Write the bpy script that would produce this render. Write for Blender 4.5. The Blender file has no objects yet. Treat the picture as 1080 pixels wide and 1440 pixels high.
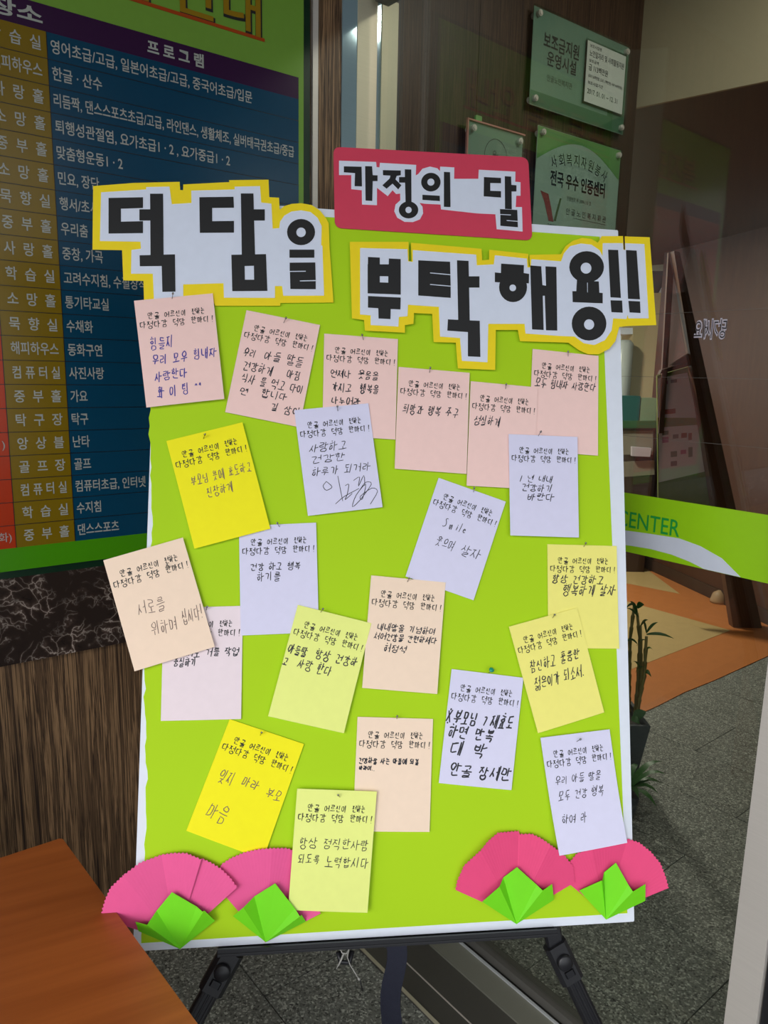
import bpy, bmesh, math, random
from mathutils import Vector as V, Matrix
random.seed(7)
SC = bpy.context.scene; COL = SC.collection
# ---------------------------------------------------------------- camera
F_PX = 1050.0; PITCH = math.radians(10.66); ROLL = math.radians(1.2); CAM = V((0, 0, 1.5))
fwd = V((0, math.cos(PITCH), -math.sin(PITCH))); r0 = V((1, 0, 0)); d0 = V((0, -math.sin(PITCH), -math.cos(PITCH)))
cr = math.cos(ROLL)*r0 - math.sin(ROLL)*d0; cd = math.cos(ROLL)*d0 + math.sin(ROLL)*r0
cam = bpy.data.objects.new('camera', bpy.data.cameras.new('camera')); COL.objects.link(cam)
up = -cd; m = Matrix((cr, up, -fwd)).transposed().to_4x4(); m.translation = CAM; cam.matrix_world = m
cam.data.sensor_fit = 'VERTICAL'; cam.data.sensor_height = 24; cam.data.lens = F_PX/1440*24; cam.data.clip_start = .02
SC.camera = cam
# ---------------------------------------------------------------- world, sun, exposure
SC.view_settings.view_transform = 'Standard'; SC.view_settings.look = 'None'; SC.view_settings.gamma = 1
SC.view_settings.use_curve_mapping = False; SC.view_settings.exposure = 0.08
w = bpy.data.worlds.new('overcast_sky'); SC.world = w; w.use_nodes = True
bg = w.node_tree.nodes['Background']; bg.inputs[0].default_value = (.91, .955, 1, 1); bg.inputs[1].default_value = 1.7
sun = bpy.data.objects.new('sun', bpy.data.lights.new('sun', 'SUN')); COL.objects.link(sun)
sun.data.energy = 1.1; sun.data.angle = math.radians(24); sun.data.color = (1, .98, .95)
sun.rotation_euler = V((.42, .85, -.42)).to_track_quat('-Z', 'Y').to_euler()

# ---------------------------------------------------------------- helpers
def s2l(c): c /= 255; return c/12.92 if c <= .04045 else ((c+.055)/1.055)**2.4
def rgb(r, g, b, k=1.0): return (s2l(r)*k, s2l(g)*k, s2l(b)*k, 1)
def node_mat(name):
    m = bpy.data.materials.new(name); m.use_nodes = True; return m, m.node_tree, m.node_tree.nodes['Principled BSDF']
def mat(name, col, rough=.6, metal=0, spec=.5, var=.04, bump=0.0, scale=60, emit=0):
    m, t, b = node_mat(name); L = t.links; N = t.nodes
    b.inputs['Roughness'].default_value = rough; b.inputs['Metallic'].default_value = metal
    b.inputs['Specular IOR Level'].default_value = spec
    tc = N.new('ShaderNodeTexCoord'); nz = N.new('ShaderNodeTexNoise'); nz.inputs['Scale'].default_value = scale; nz.inputs['Detail'].default_value = 4
    L.new(tc.outputs['Object'], nz.inputs['Vector'])
    mx = N.new('ShaderNodeMix'); mx.data_type = 'RGBA'
    mx.inputs[6].default_value = tuple(c*(1-var) for c in col[:3])+(1,); mx.inputs[7].default_value = tuple(min(1, c*(1+var)) for c in col[:3])+(1,)
    L.new(nz.outputs[0], mx.inputs[0]); L.new(mx.outputs[2], b.inputs['Base Color'])
    if bump:
        bp = N.new('ShaderNodeBump'); bp.inputs['Strength'].default_value = bump; bp.inputs['Distance'].default_value = .001
        L.new(nz.outputs[0], bp.inputs['Height']); L.new(bp.outputs[0], b.inputs['Normal'])
    if emit:
        b.inputs['Emission Color'].default_value = col; b.inputs['Emission Strength'].default_value = emit
    return m
def ramp(N, stops):
    r = N.new('ShaderNodeValToRGB'); e = r.color_ramp.elements
    e[0].position, e[0].color = stops[0]; e[1].position, e[1].color = stops[-1]
    for p, c in stops[1:-1]:
        k = e.new(p); k.color = c
    return r
def wood_zebra(name, dark, mid, light, fine=90, rough=.45):
    m, t, b = node_mat(name); L = t.links; N = t.nodes
    tc = N.new('ShaderNodeTexCoord'); mp = N.new('ShaderNodeMapping'); L.new(tc.outputs['Object'], mp.inputs[0])
    # turned to the wall direction, then squeezed: the grain is fine across, long upwards
    mp.inputs['Rotation'].default_value = (0, 0, -math.atan2(.602, .798)); m0 = mp; mp = N.new('ShaderNodeMapping'); L.new(m0.outputs[0], mp.inputs[0])
    mp.inputs['Scale'].default_value = (fine, 4, 1.6)
    n1 = N.new('ShaderNodeTexNoise'); n1.inputs['Scale'].default_value = 1; n1.inputs['Detail'].default_value = 6; n1.inputs['Roughness'].default_value = .6
    n1.inputs['Distortion'].default_value = .35
    L.new(mp.outputs[0], n1.inputs['Vector'])
    r = ramp(N, [(.36, dark), (.43, mid), (.47, dark), (.52, light), (.56, mid), (.60, dark), (.68, light)]); L.new(n1.outputs[0], r.inputs[0])
    L.new(r.outputs[0], b.inputs['Base Color']); b.inputs['Roughness'].default_value = rough; b.inputs['Specular IOR Level'].default_value = .3
    return m
def granite(name, a, b_, c):
    m, t, b = node_mat(name); L = t.links; N = t.nodes
    tc = N.new('ShaderNodeTexCoord'); n1 = N.new('ShaderNodeTexNoise'); n1.inputs['Scale'].default_value = 170; n1.inputs['Detail'].default_value = 3
    n1.inputs['Roughness'].default_value = .8
    geo = N.new('ShaderNodeNewGeometry'); L.new(geo.outputs['Position'], n1.inputs['Vector'])
    v = N.new('ShaderNodeTexVoronoi'); v.inputs['Scale'].default_value = 210; L.new(geo.outputs['Position'], v.inputs['Vector'])
    sp_ = N.new('ShaderNodeSeparateColor'); L.new(v.outputs['Color'], sp_.inputs[0])
    av = N.new('ShaderNodeMath'); av.operation = 'MULTIPLY_ADD'; L.new(sp_.outputs[0], av.inputs[0]); av.inputs[1].default_value = .45; 
    hv = N.new('ShaderNodeMath'); hv.operation = 'MULTIPLY'; L.new(n1.outputs[0], hv.inputs[0]); hv.inputs[1].default_value = .55; L.new(hv.outputs[0], av.inputs[2])
    r = ramp(N, [(.25, a), (.42, b_), (.58, b_), (.75, c)]); L.new(av.outputs[0], r.inputs[0]); L.new(r.outputs[0], b.inputs['Base Color'])
    b.inputs['Roughness'].default_value = .42; return m
def marble(name):
    m, t, b = node_mat(name); L = t.links; N = t.nodes
    geo = N.new('ShaderNodeNewGeometry'); n1 = N.new('ShaderNodeTexNoise'); n1.inputs['Scale'].default_value = 9; n1.inputs['Detail'].default_value = 5
    L.new(geo.outputs['Position'], n1.inputs['Vector'])
    ad = N.new('ShaderNodeVectorMath'); ad.operation = 'MULTIPLY_ADD'; L.new(n1.outputs['Color'], ad.inputs[0]); ad.inputs[1].default_value = (.22, .22, .22); L.new(geo.outputs['Position'], ad.inputs[2])
    v = N.new('ShaderNodeTexVoronoi'); v.feature = 'DISTANCE_TO_EDGE'; v.inputs['Scale'].default_value = 28; L.new(ad.outputs[0], v.inputs['Vector'])
    r = ramp(N, [(0, rgb(190, 176, 166)), (.04, rgb(92, 76, 68)), (.14, rgb(54, 42, 37)), (.5, rgb(30, 22, 19))]); L.new(v.outputs[0], r.inputs[0])
    n2 = N.new('ShaderNodeTexNoise'); n2.inputs['Scale'].default_value = 14; L.new(geo.outputs['Position'], n2.inputs['Vector'])
    r2 = ramp(N, [(.45, (0, 0, 0, 1)), (.66, (1, 1, 1, 1))]); L.new(n2.outputs[0], r2.inputs[0])
    mx = N.new('ShaderNodeMix'); mx.data_type = 'RGBA'; L.new(r2.outputs[0], mx.inputs[0]); mx.inputs[6].default_value = rgb(44, 34, 30); L.new(r.outputs[0], mx.inputs[7])
    L.new(mx.outputs[2], b.inputs['Base Color']); b.inputs['Roughness'].default_value = .2
    return m
def steel(name, col, rough=.3, axis=2):
    m, t, b = node_mat(name); L = t.links; N = t.nodes
    geo = N.new('ShaderNodeNewGeometry'); mp = N.new('ShaderNodeMapping'); L.new(geo.outputs['Position'], mp.inputs[0])
    sc = [1, 1, 1]; sc[axis] = 220; mp.inputs['Scale'].default_value = sc
    nz = N.new('ShaderNodeTexNoise'); nz.inputs['Scale'].default_value = 3; L.new(mp.outputs[0], nz.inputs['Vector'])
    r = ramp(N, [(.3, tuple(c*.95 for c in col[:3])+(1,)), (.7, col)]); L.new(nz.outputs[0], r.inputs[0]); L.new(r.outputs[0], b.inputs['Base Color'])
    b.inputs['Metallic'].default_value = .3; b.inputs['Roughness'].default_value = rough
    return m
def glass(name, tint, f0=.05, rough=0.0):
    m = bpy.data.materials.new(name); m.use_nodes = True; t = m.node_tree; N = t.nodes; L = t.links; N.clear()
    o = N.new('ShaderNodeOutputMaterial'); tr = N.new('ShaderNodeBsdfTransparent'); tr.inputs[0].default_value = tint
    g = N.new('ShaderNodeBsdfGlossy'); g.inputs['Roughness'].default_value = rough
    fr = N.new('ShaderNodeLayerWeight'); fr.inputs[0].default_value = .5
    pw = N.new('ShaderNodeMath'); pw.operation = 'POWER'; L.new(fr.outputs['Facing'], pw.inputs[0]); pw.inputs[1].default_value = 4
    ma = N.new('ShaderNodeMath'); ma.operation = 'MULTIPLY_ADD'; L.new(pw.outputs[0], ma.inputs[0]); ma.inputs[1].default_value = .8; ma.inputs[2].default_value = f0
    mx = N.new('ShaderNodeMixShader'); L.new(ma.outputs[0], mx.inputs[0]); L.new(tr.outputs[0], mx.inputs[1]); L.new(g.outputs[0], mx.inputs[2]); L.new(mx.outputs[0], o.inputs[0])
    return m

def ray(u, v): return fwd + cr*((u-540)/F_PX) + cd*((v-720)/F_PX)
def floor_pt(u, v, z=0.0):
    d = ray(u, v); return CAM + d*((z-CAM.z)/d.z)
class Frame:                                   # a flat surface of the place: origin, two in-plane axes, outward normal
    def __init__(s, o, x, y):
        s.o = V(o); s.x = V(x).normalized(); s.y = V(y).normalized(); s.n = s.x.cross(s.y).normalized()
    def P(s, a, b, c=0): return s.o + s.x*a + s.y*b + s.n*c
    def at(s, u, v, off=0):
        d = ray(u, v); p = CAM + d*(((s.o+s.n*off-CAM).dot(s.n))/d.dot(s.n)); q = p-s.o
        return (q.dot(s.x), q.dot(s.y))
    def mtx(s, o=None):
        m = Matrix((s.x, s.y, s.n)).transposed().to_4x4(); m.translation = s.o if o is None else o; return m

def tag(o, label=None, cat=None, group=None, kind=None):
    if label: o['label'] = label
    if cat: o['category'] = cat
    if group: o['group'] = group
    if kind: o['kind'] = kind
    return o
def empty(name, loc=(0, 0, 0), mtx=None):
    o = bpy.data.objects.new(name, None); COL.objects.link(o); o.empty_display_size = .05
    if mtx is not None: o.matrix_world = mtx
    else: o.location = loc
    return o
MW = {}
def wm(p): return MW.get(p.name) if p is not None and p.name in MW else (Matrix() if p is None else p.matrix_basis if p.parent is None else wm(p.parent) @ p.matrix_basis)
def link(name, me, ma, parent=None, smooth=False):
    o = bpy.data.objects.new(name, me); COL.objects.link(o)
    if ma is not None and not me.materials: me.materials.append(ma)
    if parent is not None: o.parent = parent
    if smooth:
        for p in me.polygons: p.use_smooth = True
    return o
def mesh(name, vs, fs, ma, parent=None, smooth=False, world=True, origin=None):
    me = bpy.data.meshes.new(name)
    vs = [V(v) for v in vs]
    o0 = V((0, 0, 0))
    if world and parent is not None: inv = wm(parent).inverted(); vs = [inv @ v for v in vs]
    elif world and parent is None:
        if origin is None:
            lo = V((min(v.x for v in vs), min(v.y for v in vs), min(v.z for v in vs))); hi = V((max(v.x for v in vs), max(v.y for v in vs), max(v.z for v in vs)))
            o0 = V(((lo.x+hi.x)/2, (lo.y+hi.y)/2, lo.z))
        else: o0 = V(origin)
        vs = [v-o0 for v in vs]
    me.from_pydata([tuple(v) for v in vs], [], fs); me.update()
    o = link(name, me, ma, parent, smooth)
    if parent is None: o.location = o0
    return o
class MB:
    def __init__(s): s.v = []; s.f = []
    def add(s, vs, fs):
        n = len(s.v); s.v += [V(v) for v in vs]; s.f += [[i+n for i in f] for f in fs]; return s
    def prism(s, poly, place, z0, z1):         # poly: 2D list, place(x,y,z)->world
        n = len(poly); a = sum(poly[i][0]*poly[(i+1) % n][1]-poly[(i+1) % n][0]*poly[i][1] for i in range(n))
        if a < 0: poly = poly[::-1]
        vs = [place(x, y, z0) for x, y in poly]+[place(x, y, z1) for x, y in poly]
        s.add(vs, [list(range(n))[::-1], list(range(n, 2*n))]+[[i, (i+1) % n, n+(i+1) % n, n+i] for i in range(n)]); return s
    def ringp(s, outer, inner, place, z0, z1):  # prism with a hole; outer and inner have the same count
        n = len(outer)
        vs = [place(x, y, z) for z in (z0, z1) for L in (outer, inner) for x, y in L]
        fs = []
        for i in range(n):
            j = (i+1) % n
            fs += [[i, j, n+j, n+i][::-1], [2*n+i, 2*n+j, 3*n+j, 3*n+i], [i, j, 2*n+j, 2*n+i], [n+i, n+j, 3*n+j, 3*n+i][::-1]]
        s.add(vs, fs); return s
    def box(s, lo, hi, place=lambda x, y, z: V((x, y, z)), bev=0):
        x0, y0, z0 = lo; x1, y1, z1 = hi
        if bev:
            b = bev; P = [(x0+b, y0), (x1-b, y0), (x1, y0+b), (x1, y1-b), (x1-b, y1), (x0+b, y1), (x0, y1-b), (x0, y0+b)]
        else: P = [(x0, y0), (x1, y0), (x1, y1), (x0, y1)]
        return s.prism(P, place, z0, z1)
    def tube(s, pts, r, seg=8, flat=1.0):
        pts = [V(p) for p in pts]; rs = r if isinstance(r, (list, tuple)) else [r]*len(pts); vs = []; n = len(pts)
        for i, p in enumerate(pts):
            t = (pts[min(i+1, n-1)]-pts[max(i-1, 0)]).normalized(); a = t.cross(V((0, .1, 1)) if abs(t.z) < .9 else V((0, 1, .1))).normalized(); b = t.cross(a)
            vs += [p+(a*math.cos(k*2*math.pi/seg)+b*math.sin(k*2*math.pi/seg)*flat)*rs[i] for k in range(seg)]
        fs = [[i*seg+k, i*seg+(k+1) % seg, (i+1)*seg+(k+1) % seg, (i+1)*seg+k] for i in range(n-1) for k in range(seg)]
        fs += [list(range(seg))[::-1], list(range((n-1)*seg, n*seg))]
        s.add(vs, fs); return s
    def build(s, name, ma, parent=None, smooth=False, **k): return mesh(name, s.v, s.f, ma, parent, smooth, **k)
def xf(fr): return lambda x, y, z: fr.P(x, y, z)

def font(name, txt, fr, x0, x1, yc, h, ma, parent, off, bold=0.0, natural=False, right=False, slope=0.0, mirror=False, keep_w=None):
    """printed lettering: text fitted between x0 and x1 (frame units), h tall, laid off in front of the frame"""
    c = bpy.data.curves.new('lettering', 'FONT'); c.body = txt; c.size = 1; c.resolution_u = 3; c.offset = bold
    o = bpy.data.objects.new('lettering', c); COL.objects.link(o); dg = bpy.context.evaluated_depsgraph_get()
    me = bpy.data.meshes.new_from_object(o.evaluated_get(dg)); bpy.data.objects.remove(o)
    xs = [v.co.x for v in me.vertices]; a, b = min(xs), max(xs); kh = h/.88
    if natural: kx = kh*(keep_w or 1); 
    else: kx = (x1-x0)/(b-a)
    if right: x0 = x1-(b-a)*kx
    vs = []
    for v in me.vertices:
        X = (v.co.x-a)*kx
        if mirror: X = (b-a)*kx-X
        vs.append(fr.P(x0+X, yc+(v.co.y-.36)*kh+slope*X, off))
    fs = [list(p.vertices) for p in me.polygons]; bpy.data.meshes.remove(me)
    return vs, fs
# ---------------------------------------------------------------- geometry constants of the place
dS = V((.798, .602, 0)).normalized(); dG = V((.63, -.777, 0)).normalized()
P0 = floor_pt(505, 1198)                      # the foot of the corner between sign wall and glass door
SW = Frame(P0, dS, (0, 0, 1))                    # sign wall: x along the wall to the right, y up, normal to the camera side
GW = Frame(P0, dG, (0, 0, 1))                    # glass front
KB = P0.y/1.8527
def kz(z): return 1.5+(z-1.5)*KB
nS, nG = SW.n, GW.n
# ---------------------------------------------------------------- materials
M = {}
M['zebra'] = wood_zebra('zebra_wood', rgb(44, 30, 24), rgb(112, 86, 62), rgb(160, 126, 92), 95)
M['walnut'] = wood_zebra('dark_walnut', rgb(42, 27, 20), rgb(66, 45, 32), rgb(86, 62, 46), 160)
M['marble'] = marble('emperador_marble')
M['granite'] = granite('granite', rgb(48, 50, 48), rgb(120, 122, 116), rgb(200, 202, 192))
M['grout'] = mat('grout', rgb(40, 42, 40), .9)
M['steel'] = steel('brushed_steel', rgb(205, 198, 172), .5)
M['steel_light'] = steel('light_steel', rgb(215, 208, 200), .42)
M['steel_dark'] = steel('dark_steel', rgb(105, 103, 98), .35)
M['plate'] = mat('threshold_plate', rgb(92, 90, 84), .35, metal=.3)
M['band'] = mat('threshold_band', rgb(140, 140, 128), .35, metal=.3)
M['bead'] = mat('threshold_bead', rgb(205, 208, 210), .3, metal=.3)
M['mirror'] = steel('polished_steel', rgb(150, 175, 185), .08)
M['black'] = mat('black_plastic', rgb(26, 26, 30), .42)
M['blackmetal'] = mat('black_aluminium', rgb(30, 30, 34), .35, metal=.3)
M['strap'] = mat('nylon_webbing', rgb(34, 36, 52), .9, bump=1, scale=900, var=.4)
M['glass'] = glass('door_glass', (.90, .93, .90, 1), .06)
M['acrylic'] = glass('acrylic', (.86, .93, .90, 1), .07)
M['vinyl'] = mat('lime_vinyl', rgb(150, 205, 15), .35)
M['vinyl_white'] = mat('white_vinyl', rgb(208, 214, 228), .35)
M['vinyl_green'] = mat('green_vinyl', rgb(10, 150, 60), .35)
M['ceiling'] = mat('ceiling_paint', rgb(160, 148, 122), .8)
M['ceiling_out'] = mat('soffit_paint', rgb(120, 118, 110), .8)
M['darkbrown'] = mat('dark_brown_panel', rgb(58, 38, 28), .5)
M['redbrown'] = mat('red_brown_wood', rgb(72, 38, 20), .5, var=.15, scale=12)
M['standwood'] = mat('dark_stand_wood', rgb(74, 46, 28), .5, var=.12, scale=12)
M['orange'] = mat('orange_vinyl', rgb(190, 116, 62), .5, var=.12, scale=18)
M['tan'] = mat('tan_vinyl', rgb(190, 162, 110), .5, var=.1, scale=18)
M['paint'] = mat('pale_paint', rgb(214, 218, 196), .8)
M['wallout'] = mat('brown_stone', rgb(70, 56, 48), .7)
# board
M['foam'] = mat('white_foam', rgb(226, 232, 244), .6)
M['lime'] = mat('lime_paper', rgb(174, 216, 0), .8, var=.02, scale=8)
M['yellow_sheet'] = mat('yellow_paper', rgb(250, 222, 8), .7)
M['white_sheet'] = mat('white_print', rgb(222, 229, 246), .7)
M['ink'] = mat('black_ink', rgb(20, 20, 22), .6)
M['pinkred'] = mat('raspberry_paper', rgb(214, 60, 88), .7)
M['card_pink'] = mat('pink_card', rgb(250, 212, 205), .8)
M['card_pale'] = mat('pale_pink_card', rgb(240, 224, 230), .8)
M['card_lilac'] = mat('lilac_card', rgb(222, 220, 246), .8)
M['card_peach'] = mat('peach_card', rgb(250, 224, 200), .8)
M['card_yellow'] = mat('bright_yellow_card', rgb(252, 242, 10), .8)
M['card_lemon'] = mat('lemon_card', rgb(248, 240, 130), .8)
M['card_lime'] = mat('lime_lemon_card', rgb(238, 246, 140), .8)
M['inkblue'] = mat('violet_pen_ink', rgb(62, 50, 150), .5)
M['inkpen'] = mat('black_pen_ink', rgb(30, 28, 40), .5)
M['inkbrown'] = mat('faint_pen_ink', rgb(110, 84, 78), .5)
M['petal'] = mat('pink_paper', rgb(236, 88, 150), .7)
M['petal2'] = mat('deep_pink_paper', rgb(236, 72, 126), .7)
M['leafpaper'] = mat('green_paper', rgb(120, 226, 18), .65)
M['pin'] = mat('pin_metal', rgb(150, 150, 150), .25, metal=1)
M['pingreen'] = mat('green_pin_head', rgb(10, 150, 120), .2)
M['desk'] = None
# sign prints
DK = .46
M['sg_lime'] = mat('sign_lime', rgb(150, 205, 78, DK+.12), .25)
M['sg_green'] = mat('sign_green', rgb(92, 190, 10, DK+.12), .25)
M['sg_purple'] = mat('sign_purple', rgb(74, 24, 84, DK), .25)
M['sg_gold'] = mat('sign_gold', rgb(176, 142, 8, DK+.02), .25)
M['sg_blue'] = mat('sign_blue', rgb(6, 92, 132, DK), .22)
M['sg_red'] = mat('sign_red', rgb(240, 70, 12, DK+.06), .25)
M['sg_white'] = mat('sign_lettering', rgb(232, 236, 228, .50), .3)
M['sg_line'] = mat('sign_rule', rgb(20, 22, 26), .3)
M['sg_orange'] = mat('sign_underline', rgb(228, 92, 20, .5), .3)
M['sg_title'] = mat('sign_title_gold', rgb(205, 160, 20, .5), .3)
M['sg_frame'] = mat('sign_frame', rgb(8, 44, 26), .3)
M['pl_print'] = mat('plaque_print', rgb(150, 172, 160), .4)
M['pl_dark'] = mat('plaque_green', rgb(90, 132, 104), .4)
M['pl_white'] = mat('plaque_paper', rgb(196, 204, 196), .6)
M['pl_ink'] = mat('plaque_ink', rgb(30, 34, 40), .5)
M['pl_lime'] = mat('plaque_lime', rgb(120, 168, 100), .4)
M['pl_pink'] = mat('plaque_edge', rgb(190, 130, 120), .3)
M['cane'] = mat('bamboo_green', rgb(104, 96, 44), .5)
M['leaf'] = mat('leaf_green', rgb(40, 88, 30), .45)
M['pot'] = mat('slate_pot', rgb(58, 66, 72), .5)
M['soil'] = mat('soil', rgb(40, 30, 22), .9, bump=1, scale=200)
M['teal'] = mat('teal_box', rgb(20, 90, 90), .5)
M['papers'] = mat('pale_paper', rgb(190, 184, 196), .8)
M['lamp'] = mat('lamp_diffuser', (1, .97, .9, 1), .5, emit=6)

def desk_mat():
    m, t, b = node_mat('desk_laminate'); L = t.links; N = t.nodes
    tc = N.new('ShaderNodeTexCoord'); mp = N.new('ShaderNodeMapping'); L.new(tc.outputs['Object'], mp.inputs[0])
    mp.inputs['Rotation'].default_value = (0, 0, -math.atan2(.593, .805)+math.radians(10)); m0 = mp; mp = N.new('ShaderNodeMapping'); L.new(m0.outputs[0], mp.inputs[0]); mp.inputs['Scale'].default_value = (3, 60, 1)
    n1 = N.new('ShaderNodeTexNoise'); n1.inputs['Scale'].default_value = 1; n1.inputs['Detail'].default_value = 5; L.new(mp.outputs[0], n1.inputs['Vector'])
    r = ramp(N, [(.3, rgb(150, 76, 30)), (.7, rgb(172, 92, 40))]); L.new(n1.outputs[0], r.inputs[0]); L.new(r.outputs[0], b.inputs['Base Color']); b.inputs['Roughness'].default_value = .38
    return m
M['desk'] = desk_mat()

# ---------------------------------------------------------------- structure: floor
fl = tag(empty('floor', (0, 0, 0)), kind='structure')
mesh('subfloor', [(-6, -5, -.03), (7, -5, -.03), (7, 9, -.03), (-6, 9, -.03), (-6, -5, -.006), (7, -5, -.006), (7, 9, -.006), (-6, 9, -.006)],
     [[3, 2, 1, 0], [4, 5, 6, 7], [0, 1, 5, 4], [1, 2, 6, 5], [2, 3, 7, 6], [3, 0, 4, 7]], M['grout'], fl)
# tiles run parallel to the glass front, .335 wide, .67 long, staggered
TW, TL = .335, .67
base = floor_pt(949, 1109); e = MB().box((.0015, .0015, -.006), (TL-.0015, TW-.0015, 0), bev=.002)
tile_me = bpy.data.meshes.new('tile'); tile_me.from_pydata([tuple(v) for v in e.v], [], e.f); tile_me.materials.append(M['granite'])
q = floor_pt(950, 1160); phase = (floor_pt(968, 1199)-base).dot(dG)
cross = -nG
for i in range(-9, 10):
    for j in range(-8, 8):
        o = base + cross*(i*TW) + dG*(phase + j*TL + (i % 2)*TL/2)
        c_ = o + cross*TW/2 + dG*TL/2
        vis = (c_-V((0, 0, 0))).dot(V((0, 1, 0)))
        if c_.y < .45 or abs(c_.x) > .62*c_.y+.75 or c_.y > 5.2: continue
        if (c_-P0).dot(nS) < -1.7: continue
        t = bpy.data.objects.new('tile', tile_me); COL.objects.link(t); t.parent = fl
        mm = Matrix((dG, cross, V((0, 0, 1)))).transposed().to_4x4(); mm.translation = o; t.matrix_basis = mm
# the granite beyond the tiled area that is out of view
# orange and tan vinyl floor of the inner room
ea = floor_pt(905, 1001); eb = floor_pt(1077.7, 923.5); ed = (eb-ea).normalized(); en = V((-ed.y, ed.x, 0))
def flat(name, pts, z0, z1, ma, parent): return MB().prism([(p.x, p.y) for p in pts], lambda x, y, z: V((x, y, z)), z0, z1).build(name, ma, parent)
vp = [ea-ed*.75, ea+ed*.1-en*.006, ea+ed*.35+en*.004, ea+ed*.6-en*.005, ea+ed*2.6, ea+ed*2.6+en*4, ea-ed*2.4+en*3.2, ea-ed*.75+en*.2]
flat('vinyl_sheet', vp, 0, .004, M['orange'], fl)
flat('tan_inlay', [floor_pt(1027, 887.5), floor_pt(850, 838), floor_pt(850, 957)], .004, .0055, M['tan'], fl)
flat('tan_inlay', [floor_pt(956, 836), floor_pt(860, 817), floor_pt(860, 790), floor_pt(905, 798)], .004, .0055, M['tan'], fl)

# ---------------------------------------------------------------- structure: walls
wl = tag(empty('wall_left', tuple(P0-dS*2)), kind='structure')
MB().box((-4.6, 0, -.12), (0, 3.0, 0), xf(SW)).build('wood_cladding', M['zebra'], wl)
# a recessed seam between the panels of the cladding
for sx in (-3.3, -2.1, -.9):
    pass
tr = tag(empty('trim_1', tuple(SW.P(-1.5, .87, .01))), kind='structure')
MB().box((-4.6, SW.at(0, 938, .018)[1], .0), (SW.at(480, 100)[0], SW.at(0, 815, .018)[1], .018), xf(SW)).build('marble_band', M['marble'], tr)
wi = tag(empty('wall_inner', tuple(SW.P(.45, 0, -.07))), kind='structure')
WE, ZC = SW.at(895, 150); HBt = Frame(SW.P(WE, 0, 0), (.7756, -.6312, 0), (0, 0, 1)); ZB = HBt.at(1000, 331)[1]
sp = [.0, WE/3, WE*2/3, WE]
for a, b in zip(sp[:-1], sp[1:]):
    MB().box((a+.0008, 0, -.016), (b-.0008, 2.95, 0), xf(SW)).build('wood_panel', M['walnut'], wi)
MB().box((0, 0, -.14), (WE, 2.95, -.016), xf(SW)).build('wall_core', M['darkbrown'], wi)
# header beam from the end of the inner wall
E_ = SW.P(WE, 0, 0); HB = Frame(E_, (.7756, -.6312, 0), (0, 0, 1))
hb = tag(empty('trim_2', tuple(HB.P(1, ZB))), kind='structure')
MB().box((-.03, ZC-.004, -.012), (3.3, 2.95, 0), xf(HB)).build('header_beam', M['ceiling'], hb)
# ceilings
def slab(name, pts, z0, z1, ma): return tag(MB().prism(pts, lambda x, y, z: V((x, y, z)), z0, z1).build(name, ma), kind='structure')
pG5 = GW.P(4.8, 0); pE = HB.P(3.3, 0)
slab('ceiling', [(P0.x, P0.y), (pG5.x, pG5.y), (3.6, -1.5), (3.3, 1.6), (pE.x, pE.y), (E_.x, E_.y)], 2.95, 3.0, M['ceiling'])
slab('ceiling_inner', [(E_.x-1.4, E_.y+.1), (E_.x-HB.n.x*.02, E_.y-HB.n.y*.02), (pE.x-HB.n.x*.02, pE.y-HB.n.y*.02), (3.4, 1.2), (3.6, 7.4), (-.9, 7.4), (-.9, 2.3)], ZC+.001, ZC+.05, M['darkbrown'])
pa = SW.P(-4.6, 0); 
slab('ceiling_porch', [(P0.x, P0.y), (pa.x, pa.y), (-2.2, -1.6), (1.9, -1.2), (GW.P(2.8, 0).x, GW.P(2.8, 0).y)], 2.85, 2.95, M['ceiling_out'])
# far walls of the inner rooms
def wall(name, a, b, h, ma, th=.1):
    a = V((*a, 0)); b = V((*b, 0)); d = (b-a).normalized(); n = V((-d.y, d.x, 0)); L = (b-a).length
    return tag(MB().box((0, 0, 0), (L, th, h), lambda x, y, z: a+d*x+n*y+V((0, 0, z))).build(name, ma), kind='structure')
bw0 = floor_pt(901.5, 796); bw1 = floor_pt(1080, 879); bd = (bw1-bw0).normalized()
q0 = bw0-bd*.05; q1 = bw0+bd*4.3
wall('wall_right', (q1.x, q1.y), (q0.x, q0.y), 2.6, M['redbrown'], -.12)
tag(MB().box((0, 0, 0), (4.35, .012, .09), lambda x, y, z: q0+bd*x+V((bd.y, -bd.x, 0))*y+V((0, 0, z))).build('baseboard_right', M['darkbrown']), kind='structure')
wb = floor_pt(885, 768); wall('wall_back', tuple((wb+dG*1.3)[:2]), tuple((wb-dG*3.4)[:2]), 2.6, M['paint'], -.1)
wall('wall_far_left', (-.9, 7.3), (-.9, 2.2), 2.6, M['paint'], -.1)
wall('wall_behind_cladding', (-.9, 1.3), (-.9, 2.3), 2.6, M['paint'], .1)
wall('wall_far_right', (q1.x, q1.y), (3.7, -3.3), 2.6, M['paint'], .1)
wall('wall_front', tuple(GW.P(1.30, 0))[:2], tuple(GW.P(5.6, 0))[:2], 2.85, M['wallout'], .12)
MB_ = MB().box((-.1, 2.46, -.06), (1.30, 3.0, 0), xf(GW)).build('trim_3', M['steel_dark']); tag(MB_, kind='structure')

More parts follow.
